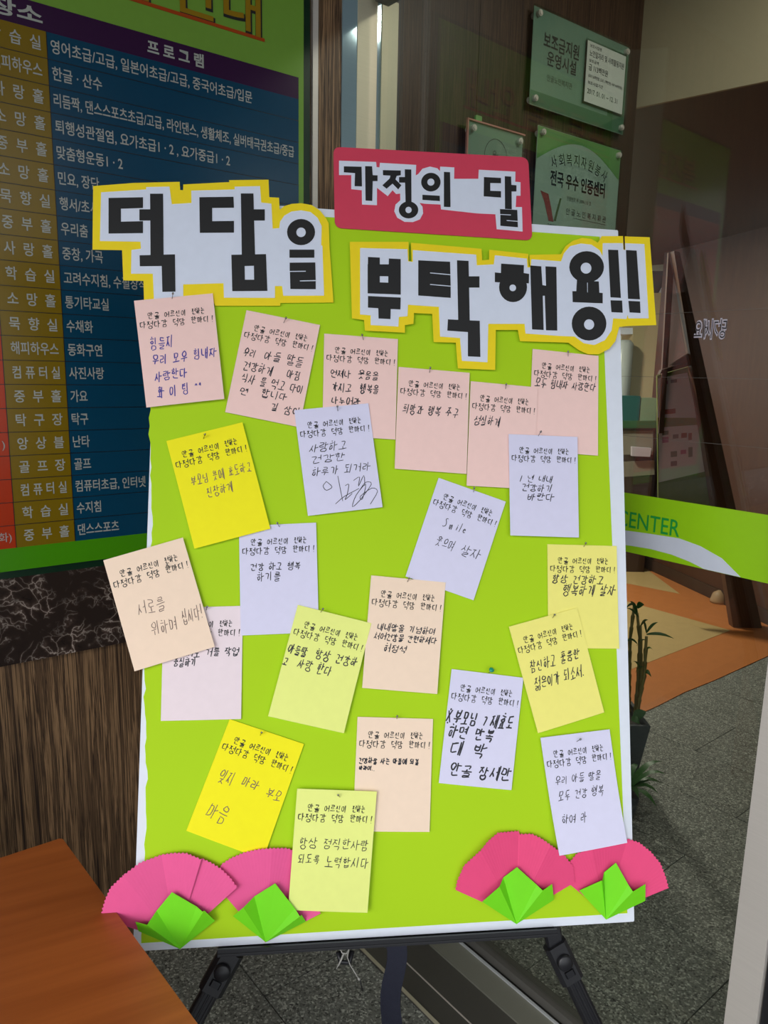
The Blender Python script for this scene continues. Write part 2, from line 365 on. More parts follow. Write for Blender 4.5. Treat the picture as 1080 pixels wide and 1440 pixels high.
# ---------------------------------------------------------------- jamb and glass door
jb = tag(empty('trim_4', tuple(SW.P(-.1, 0, .0))), kind='structure')
JB = xf(SW)
def at_s(u, v=100, off=0): return SW.at(u, v, off)[0]
MB().box((at_s(437), 1.0, 0), (at_s(444.5), 2.6, .010), JB, ).build('edge_strip', M['steel_light'], jb)
MB().box((at_s(480), 0, 0), (at_s(500.5), 2.6, .004), JB).build('polished_strip', M['mirror'], jb)
MB().box((at_s(500.5), 0, 0), (at_s(528), 2.6, .006), JB).build('jamb_post', M['steel'], jb)
MB().box((at_s(528)+.001, 0, 0), (at_s(534.5), 2.6, .003), JB).build('gasket', M['mirror'], jb)
MB().box((at_s(534.5), 0, -.02), (at_s(557), 2.45, .006), JB).build('hinge_post', M['steel'], jb)

dr = tag(empty('door_1', tuple(GW.P(.5, 0, 0))), kind='structure')
GX = xf(GW); S0 = .03
SD = GW.at(1050, 1230)[0]; SE = GW.at(1070, 1440)[0]
def offg(u, v): return (floor_pt(u, v)-P0).dot(nG)
MB().box((S0, .03, -.006), (SD+.002, 2.45, .0), GX).build('glass_pane', M['glass'], dr)
MB().box((S0, .010, -.022), (SD+.002, .034, .012), GX).build('bottom_rail', M['steel_dark'], dr)
MB().box((SD, .0, -.03), (SE, 2.45, .02), GX, bev=.003).build('door_stile', M['steel_light'], dr)
MB().box((SE+.003, .0, -.028), (SE+.08, 2.45, .012), GX).build('outer_stile', M['black'], dr)
MB().box((S0, 2.42, -.028), (SD, 2.45, .016), GX).build('top_rail', M['steel_dark'], dr)
th = tag(empty('trim_5', tuple(GW.P(.5, 0, .06))), kind='structure')
oA, oB, oC, oD = offg(552, 1383), offg(571, 1356), offg(605, 1333), offg(694, 1370)
MB().box((-.02, -.002, -.05), (SE, .005, oA), GX).build('threshold', M['plate'], th)
MB().box((-.02, .005, oB-.0015), (SE, .0065, oB+.0015), GX).build('threshold_groove', M['steel_light'], th)
MB().box((-.02, .005, oA-.008), (SE, .008, oA), GX, bev=.002).build('threshold_edge', M['steel'], th)
MB().box((-.02, .005, oD+.004), (SE, .010, oC), GX, bev=.002).build('threshold_band', M['band'], th)
MB().box((-.02, .005, oD-.002), (SE, .014, oD+.004), GX).build('threshold_bead', M['bead'], th)
# vinyl band with lettering and arc
B0, B1 = GW.at(980, 798)[1], GW.at(980, 708.5)[1]
MB().box((S0+.005, B0, .0), (SD, B1, .0006), GX).build('vinyl_band', M['vinyl'], dr)
# white arc: outer and inner curves, from px
outer = [(855, 743), (880, 746), (910, 750), (955, 757), (985, 768), (1015, 785), (1042, 810)]
inner = [(990, 799), (970, 790), (945, 780), (915, 772), (885, 767), (855, 765)]
ol = [GW.at(*p, off=.0006) for p in outer]; il = [GW.at(*p, off=.0006) for p in inner]
ol[-1] = (ol[-1][0], B0+.0004); il[0] = (il[0][0], B0+.0004)
MB().prism(ol+il, GX, .0006, .0010).build('white_arc', M['vinyl_white'], dr)
a = GW.at(955, 755, .001); 
a0 = GW.at(872, 735, .001)
v_, f_ = font('lettering', 'CENTER', GW, a0[0]-.006, a[0], a[1]+.016, .040, None, dr, .0013, bold=.004)
v_ = [p for p in v_]
MBt = MB().add(v_, f_); MBt.build('lettering', M['vinyl_green'], dr)
# small sticker with outlined characters seen from behind, and three fine seams
for vy in (kz(1.6006), kz(1.50), kz(1.40)): MB().box((S0+.005, vy, 0), (SD, vy+.0006, .0004), GX).build('film_seam', M['steel_dark'], dr)
sa = GW.at(976, 472); sb = GW.at(1021, 470)
for bold, ma, off, txt in ((.07, M['papers'], .0004, '당기세요'), (.0, M['ink'], .0008, '당기세요')):
    v_, f_ = font('x', txt, GW, sa[0], sb[0], sa[1]+.010, .031, None, dr, off, bold=bold, mirror=True)
    MB().add(v_, f_).build('sticker_lettering' if bold == 0 else 'sticker_outline', ma, dr)

# ---------------------------------------------------------------- programme sign on the wall
OF = .022
SG = Frame(SW.P(0, 0, OF), dS, (0, 0, 1)); GS = xf(SG)
sg = tag(empty('notice_board', tuple(SG.P(-.95, 1.1, 0))), 'large framed programme board with gold and blue table rows on the wall, left', 'notice board')
def S(u, v): return SG.at(u, v)
sR = S(427, 130)[0]; sBlueR = S(419.6, 134)[0]; sGB = S(85, 400)[0]; sRG = S(14, 645)[0]; sL = -1.70*KB
zTop = kz(2.33); zBot = S(0, 805)[1]; zTabTop = S(66, 45)[1]; zTabBot = S(105.4, 760.8)[1]; zHead = S(150, 0)[1]
zHead = zTabTop+(S(420, 104)[1]-S(420, 134.5)[1])
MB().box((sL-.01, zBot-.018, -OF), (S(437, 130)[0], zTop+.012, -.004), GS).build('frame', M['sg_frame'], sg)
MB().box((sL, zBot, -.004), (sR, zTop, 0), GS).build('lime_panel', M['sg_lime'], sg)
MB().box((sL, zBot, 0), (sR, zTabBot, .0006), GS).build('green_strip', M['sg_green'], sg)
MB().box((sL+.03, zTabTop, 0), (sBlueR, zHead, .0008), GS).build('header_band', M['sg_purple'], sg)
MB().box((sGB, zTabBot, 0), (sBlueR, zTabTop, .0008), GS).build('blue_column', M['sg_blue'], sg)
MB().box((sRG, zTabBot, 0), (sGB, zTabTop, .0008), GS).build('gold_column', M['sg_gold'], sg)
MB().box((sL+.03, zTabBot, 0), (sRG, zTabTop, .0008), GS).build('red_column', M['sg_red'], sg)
rows_px = [45, 83, 121, 160, 196, 233, 268, 303.3, 338.9, 373.3, 408.4, 442.7, 475.6, 508.4, 542, 574, 606, 638, 669, 700, 731, 760.8]
nr = 21; rh = (zTabTop-zTabBot)/nr
RZ = [zTabTop-i*rh for i in range(nr+1)]
rl = MB()
for z in RZ[1:-1]: rl.box((sL+.03, z-.0007, .0008), (sBlueR, z+.0007, .0011), GS)
for s_ in (sGB, sRG): rl.box((s_-.0007, zTabBot, .0008), (s_+.0007, zTabTop, .0012), GS)
rl.build('rule_lines', M['sg_line'], sg)
gold = ['학  습  실', '해피하우스', '사  랑  홀', '소  망  홀', '중  부  홀', '소  망  홀', '묵  향  실', '중  부  홀', '사  랑  홀', '학  습  실', '소  망  홀', '묵  향  실', '해피하우스', '컴 퓨 터 실', '중  부  홀', '탁  구  장', '앙  상  블', '골  프  장', '컴 퓨 터 실', '학  습  실', '중  부  홀']
blue = ['영어초급/고급, 일본어초급/고급, 중국어초급/입문', '한글 · 산수', '리듬짝, 댄스스포츠초급/고급, 라인댄스, 생활체조, 실버태극권초급/중급', '퇴행성관절염, 요가초급1 · 2 , 요가중급1 · 2', '맞춤형운동1 · 2', '민요, 장단', '행서/초서', '우리춤', '중창, 가곡', '고려수지침, 수필창작', '통기타교실', '수채화', '동화구연', '사진사랑', '가요', '탁구', '난타', '골프', '컴퓨터초급, 인터넷', '수지침', '댄스스포츠']
gx1 = S(82, 491)[0]; gx0 = S(15, 491)[0]; bx0 = S(95, 491)[0]; kk = (S(147, 491)[0]-bx0)/4.0   # per character
lh = rh*.50
def _row(a): MB().add(*a).build('lettering', M['sg_white'], sg)['kind'] = 'stuff'
for i in range(nr):
    zc = (RZ[i]+RZ[i+1])/2
    _row(font('', gold[i], SG, gx0, gx1, zc, lh, None, None, .0016, bold=.012))
    end = {0: (354, 132), 2: (413, 208), 3: (323, 219), 4: (172, 228), 1: (143, 117)}.get(i)
    if end: _row(font('', blue[i], SG, bx0, SG.at(*end)[0], zc, lh, None, None, .0016, bold=.012))
    else: _row(font('', blue[i], SG, bx0, 0, zc, lh, None, None, .0016, bold=.012, natural=True, keep_w=kk/(lh/.88*.96)))
zc = (zTabTop+zHead)/2
_row(font('', '프 로 그 램', SG, S(207, 72)[0], S(286, 84)[0], zc, lh*1.05, None, None, .0016, bold=.03))
_row(font('', '교육장소', SG, S(58, 20)[0]-.165*KB, S(59, 20)[0], zc, lh*1.15, None, None, .0016, bold=.03))
for i, t_ in ((16, ')'), (20, '화)'), ):
    _row(font('', t_, SG, 0, sRG-.008, (RZ[i]+RZ[i+1])/2, lh*.8, None, None, .0016, natural=True, right=True))
ty = S(330, 8)[1]; tx1 = S(366, 20)[0]; th_ = .085*KB
MB().add(*font('', '복지관 교육 프로그램 안내', SG, tx1-1.17*KB+.004, tx1+.004, ty-.004, th_, None, None, .0012, bold=.03)).build('title_outline', M['ink'], sg)  # black outline print behind the gold title letters
MB().add(*font('', '복지관 교육 프로그램 안내', SG, tx1-1.17*KB, tx1, ty, th_, None, None, .0018, bold=.012)).build('title_lettering', M['sg_title'], sg)['kind'] = 'stuff'
ux1, uz = S(372, 57)
MB().box((ux1-1.2*KB, uz-.0035, 0), (ux1, uz+.0035, .0014), GS).build('title_underline', M['sg_orange'], sg)

# ---------------------------------------------------------------- plaques on the inner wall
def crp(ox, oy, s): return lambda x, y: (ox+x*s, oy+y*s)
PF = Frame(SW.P(0, 0, .02), dS, (0, 0, 1)); PX = xf(PF)
c7 = crp(640, 0, 440/1080)
def pat(p): return PF.at(*p)
def plaque(label, tl, tr_, bl, zbot, edge=None, back='pl_print', so=()):
    a = pat(tl); b = pat(tr_); x0 = a[0]; x1 = b[0]; z1 = (a[1]+b[1])/2; z0 = zbot if zbot else pat(bl)[1]
    t = tag(empty('plaque', tuple(PF.P((x0+x1)/2, z0, 0))), label, 'plaque')
    MB().box((x0+.004, z0+.004, -.001), (x1-.004, z1-.004, .0005), PX, bev=.001).build('printed_backing', M[back], t)
    MB().box((x0, z0, .001), (x1, z1, .006), PX, bev=.003).build('acrylic_sheet', M['acrylic'], t)
    if edge:
        MB().box((x0-.002, z0, .0), (x0+.003, z1, .0075), PX).build('edge', M[edge], t)
        MB().box((x0-.002, z1-.003, .0), (x1, z1+.001, .0075), PX).build('edge', M[edge], t)
    for (dx, dz) in ((x0+.022, z1-.022), (x1-.022, z1-.022), (x0+.022, z0+.022), (x1-.022, z0+.022)):
        s_ = MB(); n = 12
        s_.prism([(dx+.009*math.cos(k*2*math.pi/n), dz+.009*math.sin(k*2*math.pi/n)) for k in range(n)], PX, -.02, .012)
        s_.prism([(dx+.006*math.cos(k*2*math.pi/n), dz+.006*math.sin(k*2*math.pi/n)) for k in range(n)], PX, .012, .015)
        s_.build('standoff', M['steel_light'], t)
    return t, x0, x1, z0, z1
t, x0, x1, z0, z1 = plaque('upper glass plaque with a framed certificate, behind the door glass', c7(270, 15), c7(603, 160), c7(252, 362), None)
W_ = x1-x0; H_ = z1-z0
MB().box((x0+.006, z0+.006, .0005), (x1-.006, z0+.045, .001), PX).build('lower_strip', M['pl_dark'], t)
MB().box((x0+W_*.80, z0+.045, .0005), (x1-.006, z1-.03, .0009), PX).build('side_tint', M['pl_dark'], t)
tx = MB()
tx.add(*font('', '보조금지원', PF, x0+W_*.11, x0+W_*.46, z0+H_*.70, H_*.15, None, None, .0014, bold=.02))
tx.add(*font('', '운영시설', PF, x0+W_*.15, x0+W_*.44, z0+H_*.53, H_*.14, None, None, .0014, bold=.02))
tx.add(*font('', '안골노인복지관', PF, x0+W_*.16, x0+W_*.41, z0+H_*.335, H_*.065, None, None, .0014))
tx.build('lettering', M['pl_ink'], t)['kind'] = 'stuff'
cx0, cx1, cz0, cz1 = x0+W_*.52, x0+W_*.94, z0+H_*.22, z0+H_*.86
MB().box((cx0-.006, cz0-.006, .0062), (cx1+.004, cz1+.006, .009), PX).build('certificate_holder', M['acrylic'], t)
ct = MB().box((cx0, cz0, .0092), (cx1, cz1, .0098), PX).build('certificate', M['pl_white'], t)
tx = MB()
for s_, y, h, xe in (('보조사업명', .93, .045, .35), ('노인일자리 및 사회활동지원', .81, .085, .96), ('보조금액', .69, .045, .3), ('금 113백만원', .58, .085, .55), ('(국비 56백만원, 도비 17백만원, 시비 40백만원)', .44, .045, .95), ('보조사업기간', .33, .045, .45), ('2017. 01. 01 ~ 12. 31', .19, .085, .85)):
    tx.add(*font('', s_, PF, cx0+.012, cx0+(cx1-cx0)*xe, cz0+(cz1-cz0)*y, (cz1-cz0)*h*1.2, None, None, .0102, bold=.01))
tx.build('lettering', M['pl_ink'], ct)['kind'] = 'stuff'

zb = pat((748, 400))[1]
t, x0, x1, z0, z1 = plaque('lower glass plaque with an arched line of text over a red tick', c7(283, 428), c7(575, 515), None, zb-.03, back='pl_white')
W_ = x1-x0; H_ = z1-z0
n = 22; arc = [(x0+.006, z1-.08)]+[(x0+.006+(W_-.012)*k/n, z1-.085+.07*math.sin(math.pi*k/n)) for k in range(n+1)]
MB().prism([(x0+.005, z1-.005), (x1-.005, z1-.005)]+[(x0+.006+(W_-.012)*k/n, z1-.10+.075*math.sin(math.pi*k/n)) for k in range(n, -1, -1)], PX, .0005, .001).build('lime_top', M['pl_lime'], t)
tx = MB(); s_ = '사회복지자원봉사'
for k, ch in enumerate(s_):
    a = (k-3.5)/3.5; xc = x0+W_*(.5+.30*a); yc = z1-.075-.022*a*a
    vs, fs = font('', ch, PF, xc-.013, xc+.013, yc, .036, None, None, .0014)
    c0 = PF.P(xc, yc, .0014); Rm = Matrix.Rotation(-a*.45 * 1, 3, PF.n)
    tx.add([c0+Rm @ (v-c0) for v in vs], fs)
tx.add(*font('', '전국 우수 인증센터', PF, x0+W_*.17, x0+W_*.82, z1-.145, .043, None, None, .0014, bold=.03))
tx.add(*font('', '안 골 노 인 복 지 회 관', PF, x0+W_*.37, x0+W_*.86, z1-.235, .020, None, None, .0014))
tx.add(*font('', '인증번호 제 2009-115 호', PF, x0+W_*.37, x0+W_*.66, z1-.195, .013, None, None, .0014))
tx.add(*font('', '2009', PF, x0+W_*.17, x0+W_*.27, z1-.29, .018, None, None, .0014))
tx.add(*font('', '한국사회복지협의회', PF, x0+W_*.40, x0+W_*.80, z1-.288, .018, None, None, .0014, bold=.01))
tx.box((x0+W_*.46, z1-.252, .001), (x0+W_*.87, z1-.251, .0014), PX)
tx.build('lettering', M['pl_ink'], t)['kind'] = 'stuff'
MB().prism([(x0+W_*.07, z1-.19), (x0+W_*.16, z1-.195), (x0+W_*.20, z1-.235), (x0+W_*.235, z1-.275), (x0+W_*.18, z1-.275), (x0+W_*.12, z1-.22)], PX, .0011, .0014).build('red_tick', mat('tick_red', rgb(150, 60, 50), .5), t)
MB().prism([(x0+W_*.29, z1-.20), (x0+W_*.31, z1-.20), (x0+W_*.26, z1-.272), (x0+W_*.235, z1-.272)], PX, .0011, .0014).build('green_tick', mat('tick_green', rgb(90, 110, 60), .5), t)

t, x0, x1, z0, z1 = plaque('small pale glass plaque with a circle emblem, above the raspberry title card', c7(40, 412), c7(237, 465), None, pat((650, 290))[1], edge='pl_pink')
W_ = x1-x0; H_ = z1-z0; n = 28; cx, cz = (x0+x1)/2+.003, z1-.085
el = lambda rx, rz, ox=cx, oz=cz, n=28: [(ox+rx*math.cos(k*2*math.pi/n), oz+rz*math.sin(k*2*math.pi/n)) for k in range(n)]
mb = MB().ringp(el(.048, .053), el(.0465, .0515), PX, .0011, .0014)
for k in range(3): mb.ringp(el(.006, .007, cx-.006+.012*(k % 2)-(0.0 if k < 2 else -.000), cz+.004+(.009 if k == 2 else 0), 12), el(.0045, .0055, cx-.006+.012*(k % 2), cz+.004+(.009 if k == 2 else 0), 12), PX, .0011, .0014)
mb.build('emblem', M['pl_ink'], t)
tag(MB().box((pat((674, 152))[0], pat((674, 170))[1], -.02), (pat((682, 160))[0], pat((678, 161))[1], -.012), PX, bev=.002).build('wall_tab', M['pl_lime']), 'tiny pale green tab stuck on the wood above the small plaque', 'sticker')

# ---------------------------------------------------------------- inner room: added fill lamps, porch lamp, stand, counter things
lt = tag(empty('ceiling_light', (.75, 4.9, ZC-.01)), 'added round fill lamp, out of view in the room behind the glass', 'lamp')
MB().prism([(.75+.11*math.cos(k*math.pi/12), 4.9+.11*math.sin(k*math.pi/12)) for k in range(24)], lambda x, y, z: V((x, y, z)), ZC-.012, ZC).build('diffuser', M['lamp'], lt)
la = bpy.data.lights.new('inner_fill', 'AREA'); la.shape = 'DISK'; la.size = .2; la.energy = 55; la.color = (1, .93, .8)  # added fill, hidden behind the inner wall, brightens the back room
lo = bpy.data.objects.new('inner_fill', la); COL.objects.link(lo); lo.parent = lt; lo.location = (0, 0, -.012)

pz = ZC
rd = ray(795, 278); PF0 = PF; g_ = CAM+rd*((PF0.o-CAM).dot(nS)/rd.dot(nS)); rr_ = rd-2*rd.dot(nS)*nS; lp = g_+rr_*((2.85-g_.z)/rr_.z)
lt2 = tag(empty('ceiling_light', (lp.x, lp.y, 2.85)), 'round lamp in the porch ceiling, seen only as a reflection in the lower plaque', 'lamp')
MB().prism([(lp.x+.12*math.cos(k*math.pi/12), lp.y+.12*math.sin(k*math.pi/12)) for k in range(24)], lambda x, y, z: V((x, y, z)), 2.838, 2.85).build('diffuser', M['lamp'], lt2)
lb = bpy.data.lights.new('lobby_glow', 'AREA'); lb.shape = 'DISK'; lb.size = .17; lb.energy = 3; lb.color = (1, .95, .84)
lo2 = bpy.data.objects.new('lobby_glow', lb); COL.objects.link(lo2); lo2.parent = lt2; lo2.location = (0, 0, -.02)

LP = P0+dG*1.05-nG*.75
lt3 = tag(empty('ceiling_light', (LP.x, LP.y, 2.95)), 'added square fill lamp, out of view in the lobby inside the door', 'lamp')
MB().box((LP.x-.15, LP.y-.15, 2.935), (LP.x+.15, LP.y+.15, 2.95)).build('diffuser', M['lamp'], lt3)
lc = bpy.data.lights.new('lobby_fill', 'AREA'); lc.size = .3; lc.energy = 9; lc.color = (1, .95, .84)  # added out of view to brighten the lobby and the plaques
lo3 = bpy.data.objects.new('lobby_fill', lc); COL.objects.link(lo3); lo3.parent = lt3; lo3.location = (0, 0, -.03)

def upright(y): return Frame((0, y, 0), (1, 0, 0), (0, 0, 1))
def pxpoly(fr, pts): return [fr.at(*p) for p in pts]
# tall brown folding display stand seen from the side, with pinned papers
D = floor_pt(1072, 882).y; UF = upright(D); UX = xf(UF)
ds = tag(empty('display_stand', (1.6, D, 0)), 'tall brown folding display stand leaning behind the door glass', 'display stand')
bot = UF.at(1120, 1083)
top_l = pxpoly(UF, [(943, 354), (952, 355)])
def to_floor(p, q):   # extend the edge p-q down to the floor
    k = (p[1]-.003)/(p[1]-q[1]); return (p[0]+(q[0]-p[0])*k, .003)
a0, a1 = UF.at(945, 354), UF.at(998, 690); b0, b1 = UF.at(953, 356), UF.at(1027, 693)
MB().prism([a0, b0, to_floor(b0, b1), to_floor(a0, a1)], UX, -.03, .03).build('slanted_stile', M['standwood'], ds)
c0, c1 = UF.at(943, 354), UF.at(934, 600)
MB().prism([UF.at(943, 354), UF.at(950, 385), UF.at(936, 610), UF.at(929, 610)], UX, -.05, -.03).build('rear_stile', M['standwood'], ds)
MB().prism(pxpoly(UF, [(927, 526), (930, 520), (975, 507), (976, 513)]), UX, -.03, .01).build('brace', M['darkbrown'], ds)
MB().prism(pxpoly(UF, [(943, 514), (967, 497), (970, 512)]), UX, -.025, .005).build('bracket', M['darkbrown'], ds)
pn = MB().prism(pxpoly(UF, [(928, 528), (975, 515), (1000, 640), (1010, 745), (930, 760)]), UX, -.06, -.045).build('pin_panel', mat('olive_felt', rgb(96, 110, 50), .9), ds)
for pts in ([(929, 532), (971, 524), (984, 588), (929, 588)], [(930, 602), (986, 598), (997, 664), (930, 680)]):
    MB().prism(pxpoly(UF, pts), UX, -.045, -.043).build('pinned_sheet', M['papers'], ds)
cl = [rgb(150, 90, 130), rgb(90, 90, 100), rgb(130, 60, 50), rgb(80, 100, 90)]
for k, (u, v, w_, h_) in enumerate(((935, 536, 8, 5), (947, 534, 9, 5), (932, 577, 22, 7), (935, 607, 9, 6), (935, 616, 9, 8), (950, 612, 8, 6), (962, 610, 8, 7), (947, 636, 9, 8), (961, 634, 8, 6), (947, 650, 9, 7), (972, 610, 5, 10), (972, 630, 6, 14))):
    MB().prism(pxpoly(UF, [(u, v), (u+w_, v-w_*.1), (u+w_, v+h_-w_*.1), (u, v+h_)]), UX, -.043, -.0425).build('small_print', mat('print_%d' % k, cl[k % 4], .8), ds)

# counter with office things, left of the partition
D3 = wb.y-.95; U3 = upright(D3); U3X = xf(U3)
kt = tag(empty('counter', (1.25, D3, 0)), 'low office counter with a green front edge seen beside the board', 'counter')
q = pxpoly(U3, [(850, 592), (925, 592), (925, 602), (850, 602)])
MB().prism(q, U3X, -.22, 0).build('top', mat('green_edge', rgb(40, 90, 50), .5), kt)
MB().prism([(q[3][0], q[3][1]), (q[2][0], q[2][1]), (q[2][0], .003), (q[3][0], .003)], U3X, -.20, -.03).build('body', M['darkbrown'], kt)
for pts in ([(872, 606), (920, 606), (920, 640), (872, 640)], [(872, 650), (922, 648), (922, 668), (872, 672)]):
    MB().prism(pxpoly(U3, pts), U3X, -.03, -.025).build('poster', mat('poster', rgb(130, 126, 112), .8), kt)
MB().prism(pxpoly(U3, [(888, 628), (915, 630), (913, 642), (888, 641)]), U3X, -.02, .02).build('leaflet_rack', M['papers'], kt)
cz = q[0][1]
def box3(name, label, cat, u0, u1, v0, ma, d0=-.19, d1=-.05, bev=.01):
    x0 = U3.at(u0, 590)[0]; x1 = U3.at(u1, 590)[0]; z1 = U3.at((u0+u1)/2, v0)[1]
    return tag(MB().box((x0, cz+.001, d0), (x1-.003, z1, d1), U3X).build(name, ma), label, cat)
box3('storage_box', 'teal storage box on the office counter behind the glass', 'box', 868, 902, 557, M['teal'])
box3('file_box', 'pale green file box right of the teal storage box', 'box', 903, 926, 560, mat('pale_green', rgb(120, 150, 120), .6))
# water dispenser and printer on shelf
wd = tag(empty('water_dispenser', (1.5, (wb.y-.45), 0)), 'white water dispenser with pale bottle, under the white wall shelf', 'water dispenser')
U4 = upright((wb.y-.45)); U4X = xf(U4); q = pxpoly(U4, [(866, 478), (890, 478)]); xc = (q[0][0]+q[1][0])/2; zt = q[0][1]
mb = MB(); mb.tube([(xc, (wb.y-.45), 1.02), (xc, (wb.y-.45), 1.06), (xc, (wb.y-.45), zt-.03), (xc, (wb.y-.45), zt)], [.04, .075, .075, .05], 16); mb.build('bottle', mat('bottle_plastic', rgb(190, 200, 200), .2), wd, True)
MB().box((xc-.11, .0, -.13), (xc+.11, 1.02, .12), U4X, bev=.02).build('cabinet', M['foam'], wd)
sh = tag(empty('wall_shelf', (1.5, wb.y-.35, 1.9)), 'white wall shelf high behind the exclamation marks', 'shelf')
U5 = upright(wb.y-.35); U5X = xf(U5); q = pxpoly(U5, [(855, 461), (890, 461), (890, 470), (855, 470)])
MB().prism(q, U5X, -.3, 0).build('board', M['foam'], sh)
MB().prism([(q[3][0], q[3][1]), (q[3][0]+.03, q[3][1]), (q[3][0]+.03, .0), (q[3][0], .0)], U5X, -.30, -.27).build('upright', M['foam'], sh)
pr = tag(empty('printer', (1.9, wb.y-.35, 0)), 'dark office printer with a white paper tray on a beige cabinet', 'printer')
q = pxpoly(U5, [(898, 381), (940, 381), (940, 412), (898, 412)])
MB().prism(q, U5X, -.3, 0).build('body', mat('charcoal_plastic', rgb(44, 56, 58), .4), pr)
MB().prism(pxpoly(U5, [(926, 412), (941, 385), (942, 414)]), U5X, -.1, .06).build('paper_tray', M['foam'], pr)
MB().prism([(q[3][0]-.02, q[3][1]), (q[2][0], q[2][1]), (q[2][0], .003), (q[3][0]-.02, .003)], U5X, -.29, .01).build('cabinet', mat('beige_board', rgb(176, 160, 120), .8), pr)
dp = floor_pt(1010, 848)
mb = MB(); mb.tube([dp+V((0, 0, .005)), dp+V((0, 0, .02)), dp+V((0, 0, .07)), dp+V((0, 0, .09))], [.055, .055, .04, .01], 14); tag(mb.build('door_stop', mat('beige_plastic', rgb(170, 140, 105), .5), None, True), 'small beige domed object on the orange floor by the brown wall', 'door stop')

# ---------------------------------------------------------------- potted bamboo behind the glass
PB = V((.93, 2.30, 0))
pb = tag(empty('potted_bamboo', tuple(PB)), 'lucky bamboo with jointed canes in a dark square pot behind the glass', 'potted plant')
def ppx(u, v, y): d = ray(u, v); return CAM+d*((y-CAM.y)/d.y)
hx = .085; ht = ppx(893, 1015, 2.55).z
def frustum(c, w0, w1, z0, z1, th=None):
    vs = [(c.x+sx*w, c.y+sy*w, z) for z, w in ((z0, w0), (z1, w1)) for sx, sy in ((-1, -1), (1, -1), (1, 1), (-1, 1))]
    return vs, [[3, 2, 1, 0], [4, 5, 6, 7], [0, 1, 5, 4], [1, 2, 6, 5], [2, 3, 7, 6], [3, 0, 4, 7]]
cP = V((ppx(909, 1030, 2.55).x-.105, 2.62, 0)); pb.location = cP
mb = MB()
zt = ht
n0 = 4; outer_b = [(cP.x+sx*.075, cP.y+sy*.075) for sx, sy in ((-1, -1), (1, -1), (1, 1), (-1, 1))]
outer_t = [(cP.x+sx*.105, cP.y+sy*.105) for sx, sy in ((-1, -1), (1, -1), (1, 1), (-1, 1))]
inner_t = [(cP.x+sx*.092, cP.y+sy*.092) for sx, sy in ((-1, -1), (1, -1), (1, 1), (-1, 1))]
vs = [(x, y, .003) for x, y in outer_b]+[(x, y, zt) for x, y in outer_t]+[(x, y, zt) for x, y in inner_t]+[(x, y, zt-.04) for x, y in inner_t]
fs = [[3, 2, 1, 0]]
for k in range(3):
    for i in range(4): j = (i+1) % 4; fs.append([k*4+i, k*4+j, k*4+4+j, k*4+4+i])
fs.append([12, 13, 14, 15])
mb.add(vs, fs).build('pot', M['pot'], pb)
MB().box((cP.x-.09, cP.y-.09, zt-.05), (cP.x+.09, cP.y+.09, zt-.02)).build('soil', M['soil'], pb)
def cane(pts, r=.008):
    P_ = [ppx(u, v, y) for u, v, y in pts]; mb = MB(); q = []; rr = []
    for a, b in zip(P_[:-1], P_[1:]):
        n = max(2, int((b-a).length/.045))
        for k in range(n):
            c = a+(b-a)*(k/n); t_ = (b-a).normalized()
            q += [c-t_*.002, c+t_*.002, c+t_*.006]; rr += [r*1.05, r*1.05, r*.72]
    q.append(P_[-1]); rr.append(r*.7)
    return mb.tube(q, rr, 8).build('cane', M['cane'], pb, True)
zbz = (898, 1030)
cane([(890, 1030, 2.64), (897, 960, 2.64), (900, 900, 2.64), (896, 862, 2.64)], .0075)
cane([(889, 1035, 2.60), (906, 950, 2.60), (909, 895, 2.60)], .008)
cane([(884, 1030, 2.68), (886, 900, 2.68), (892, 850, 2.68)], .0075)
cane([(896, 1030, 2.63), (899, 985, 2.63), (902, 940, 2.63), (901, 880, 2.63)], .006)
def blade(u0, v0, u1, v1, w, y=2.60, sag=0.01, name='leaf', ma='leaf', par=None):
    a = ppx(u0, v0, y); b = ppx(u1, v1, y-.02); n = 6; d = b-a; side = V((-d.z, 0, d.x)).normalized()*.8+V((0, .6, 0)); side.normalize(); vs = []; fs = []
    for i in range(n+1):
        t_ = i/n; c = a+d*t_+V((0, 0, sag*math.sin(math.pi*t_))); ww = w*math.sin(math.pi*(.08+.92*t_))**.8*(1-t_*.3)
        vs += [c-side*ww, c+V((0, -.002, 0)), c+side*ww]
    for i in range(n): k = i*3; fs += [[k, k+1, k+4, k+3], [k+1, k+2, k+5, k+4]]
    return mesh(name, vs, fs, M[ma], par or pb, True)
for L in ((909, 892, 948, 898, .007), (909, 890, 925, 875, .006), (896, 862, 886, 845, .008), (896, 855, 906, 850, .012), (898, 868, 880, 855, .006), (906, 945, 916, 952, .010), (905, 938, 893, 946, .006), (908, 914, 918, 914, .004), (896, 905, 880, 900, .006), (892, 850, 878, 858, .01), (908, 900, 895, 908, .005), (901, 880, 912, 872, .005), (886, 900, 876, 912, .007), (900, 940, 890, 930, .005), (909, 890, 904, 872, .005)):
    blade(*L)
for L in ((892, 1012, 908, 1000, .02), (888, 1010, 900, 1018, .018)): blade(*L, y=2.54)
fp = floor_pt(893, 1150)
fn = tag(empty('fern', tuple(V((fp.x-.05, fp.y, 0)))), 'low leafy green plant at the foot of the dark square pot', 'plant')
fr_c = V((fp.x-.05, fp.y, .0)); 
MB().tube([fr_c+V((0, 0, .003)), fr_c+V((0, 0, .05)), fr_c+V((0, 0, .085))], [.04, .05, .055], 14).build('pot', M['pot'], fn, True)
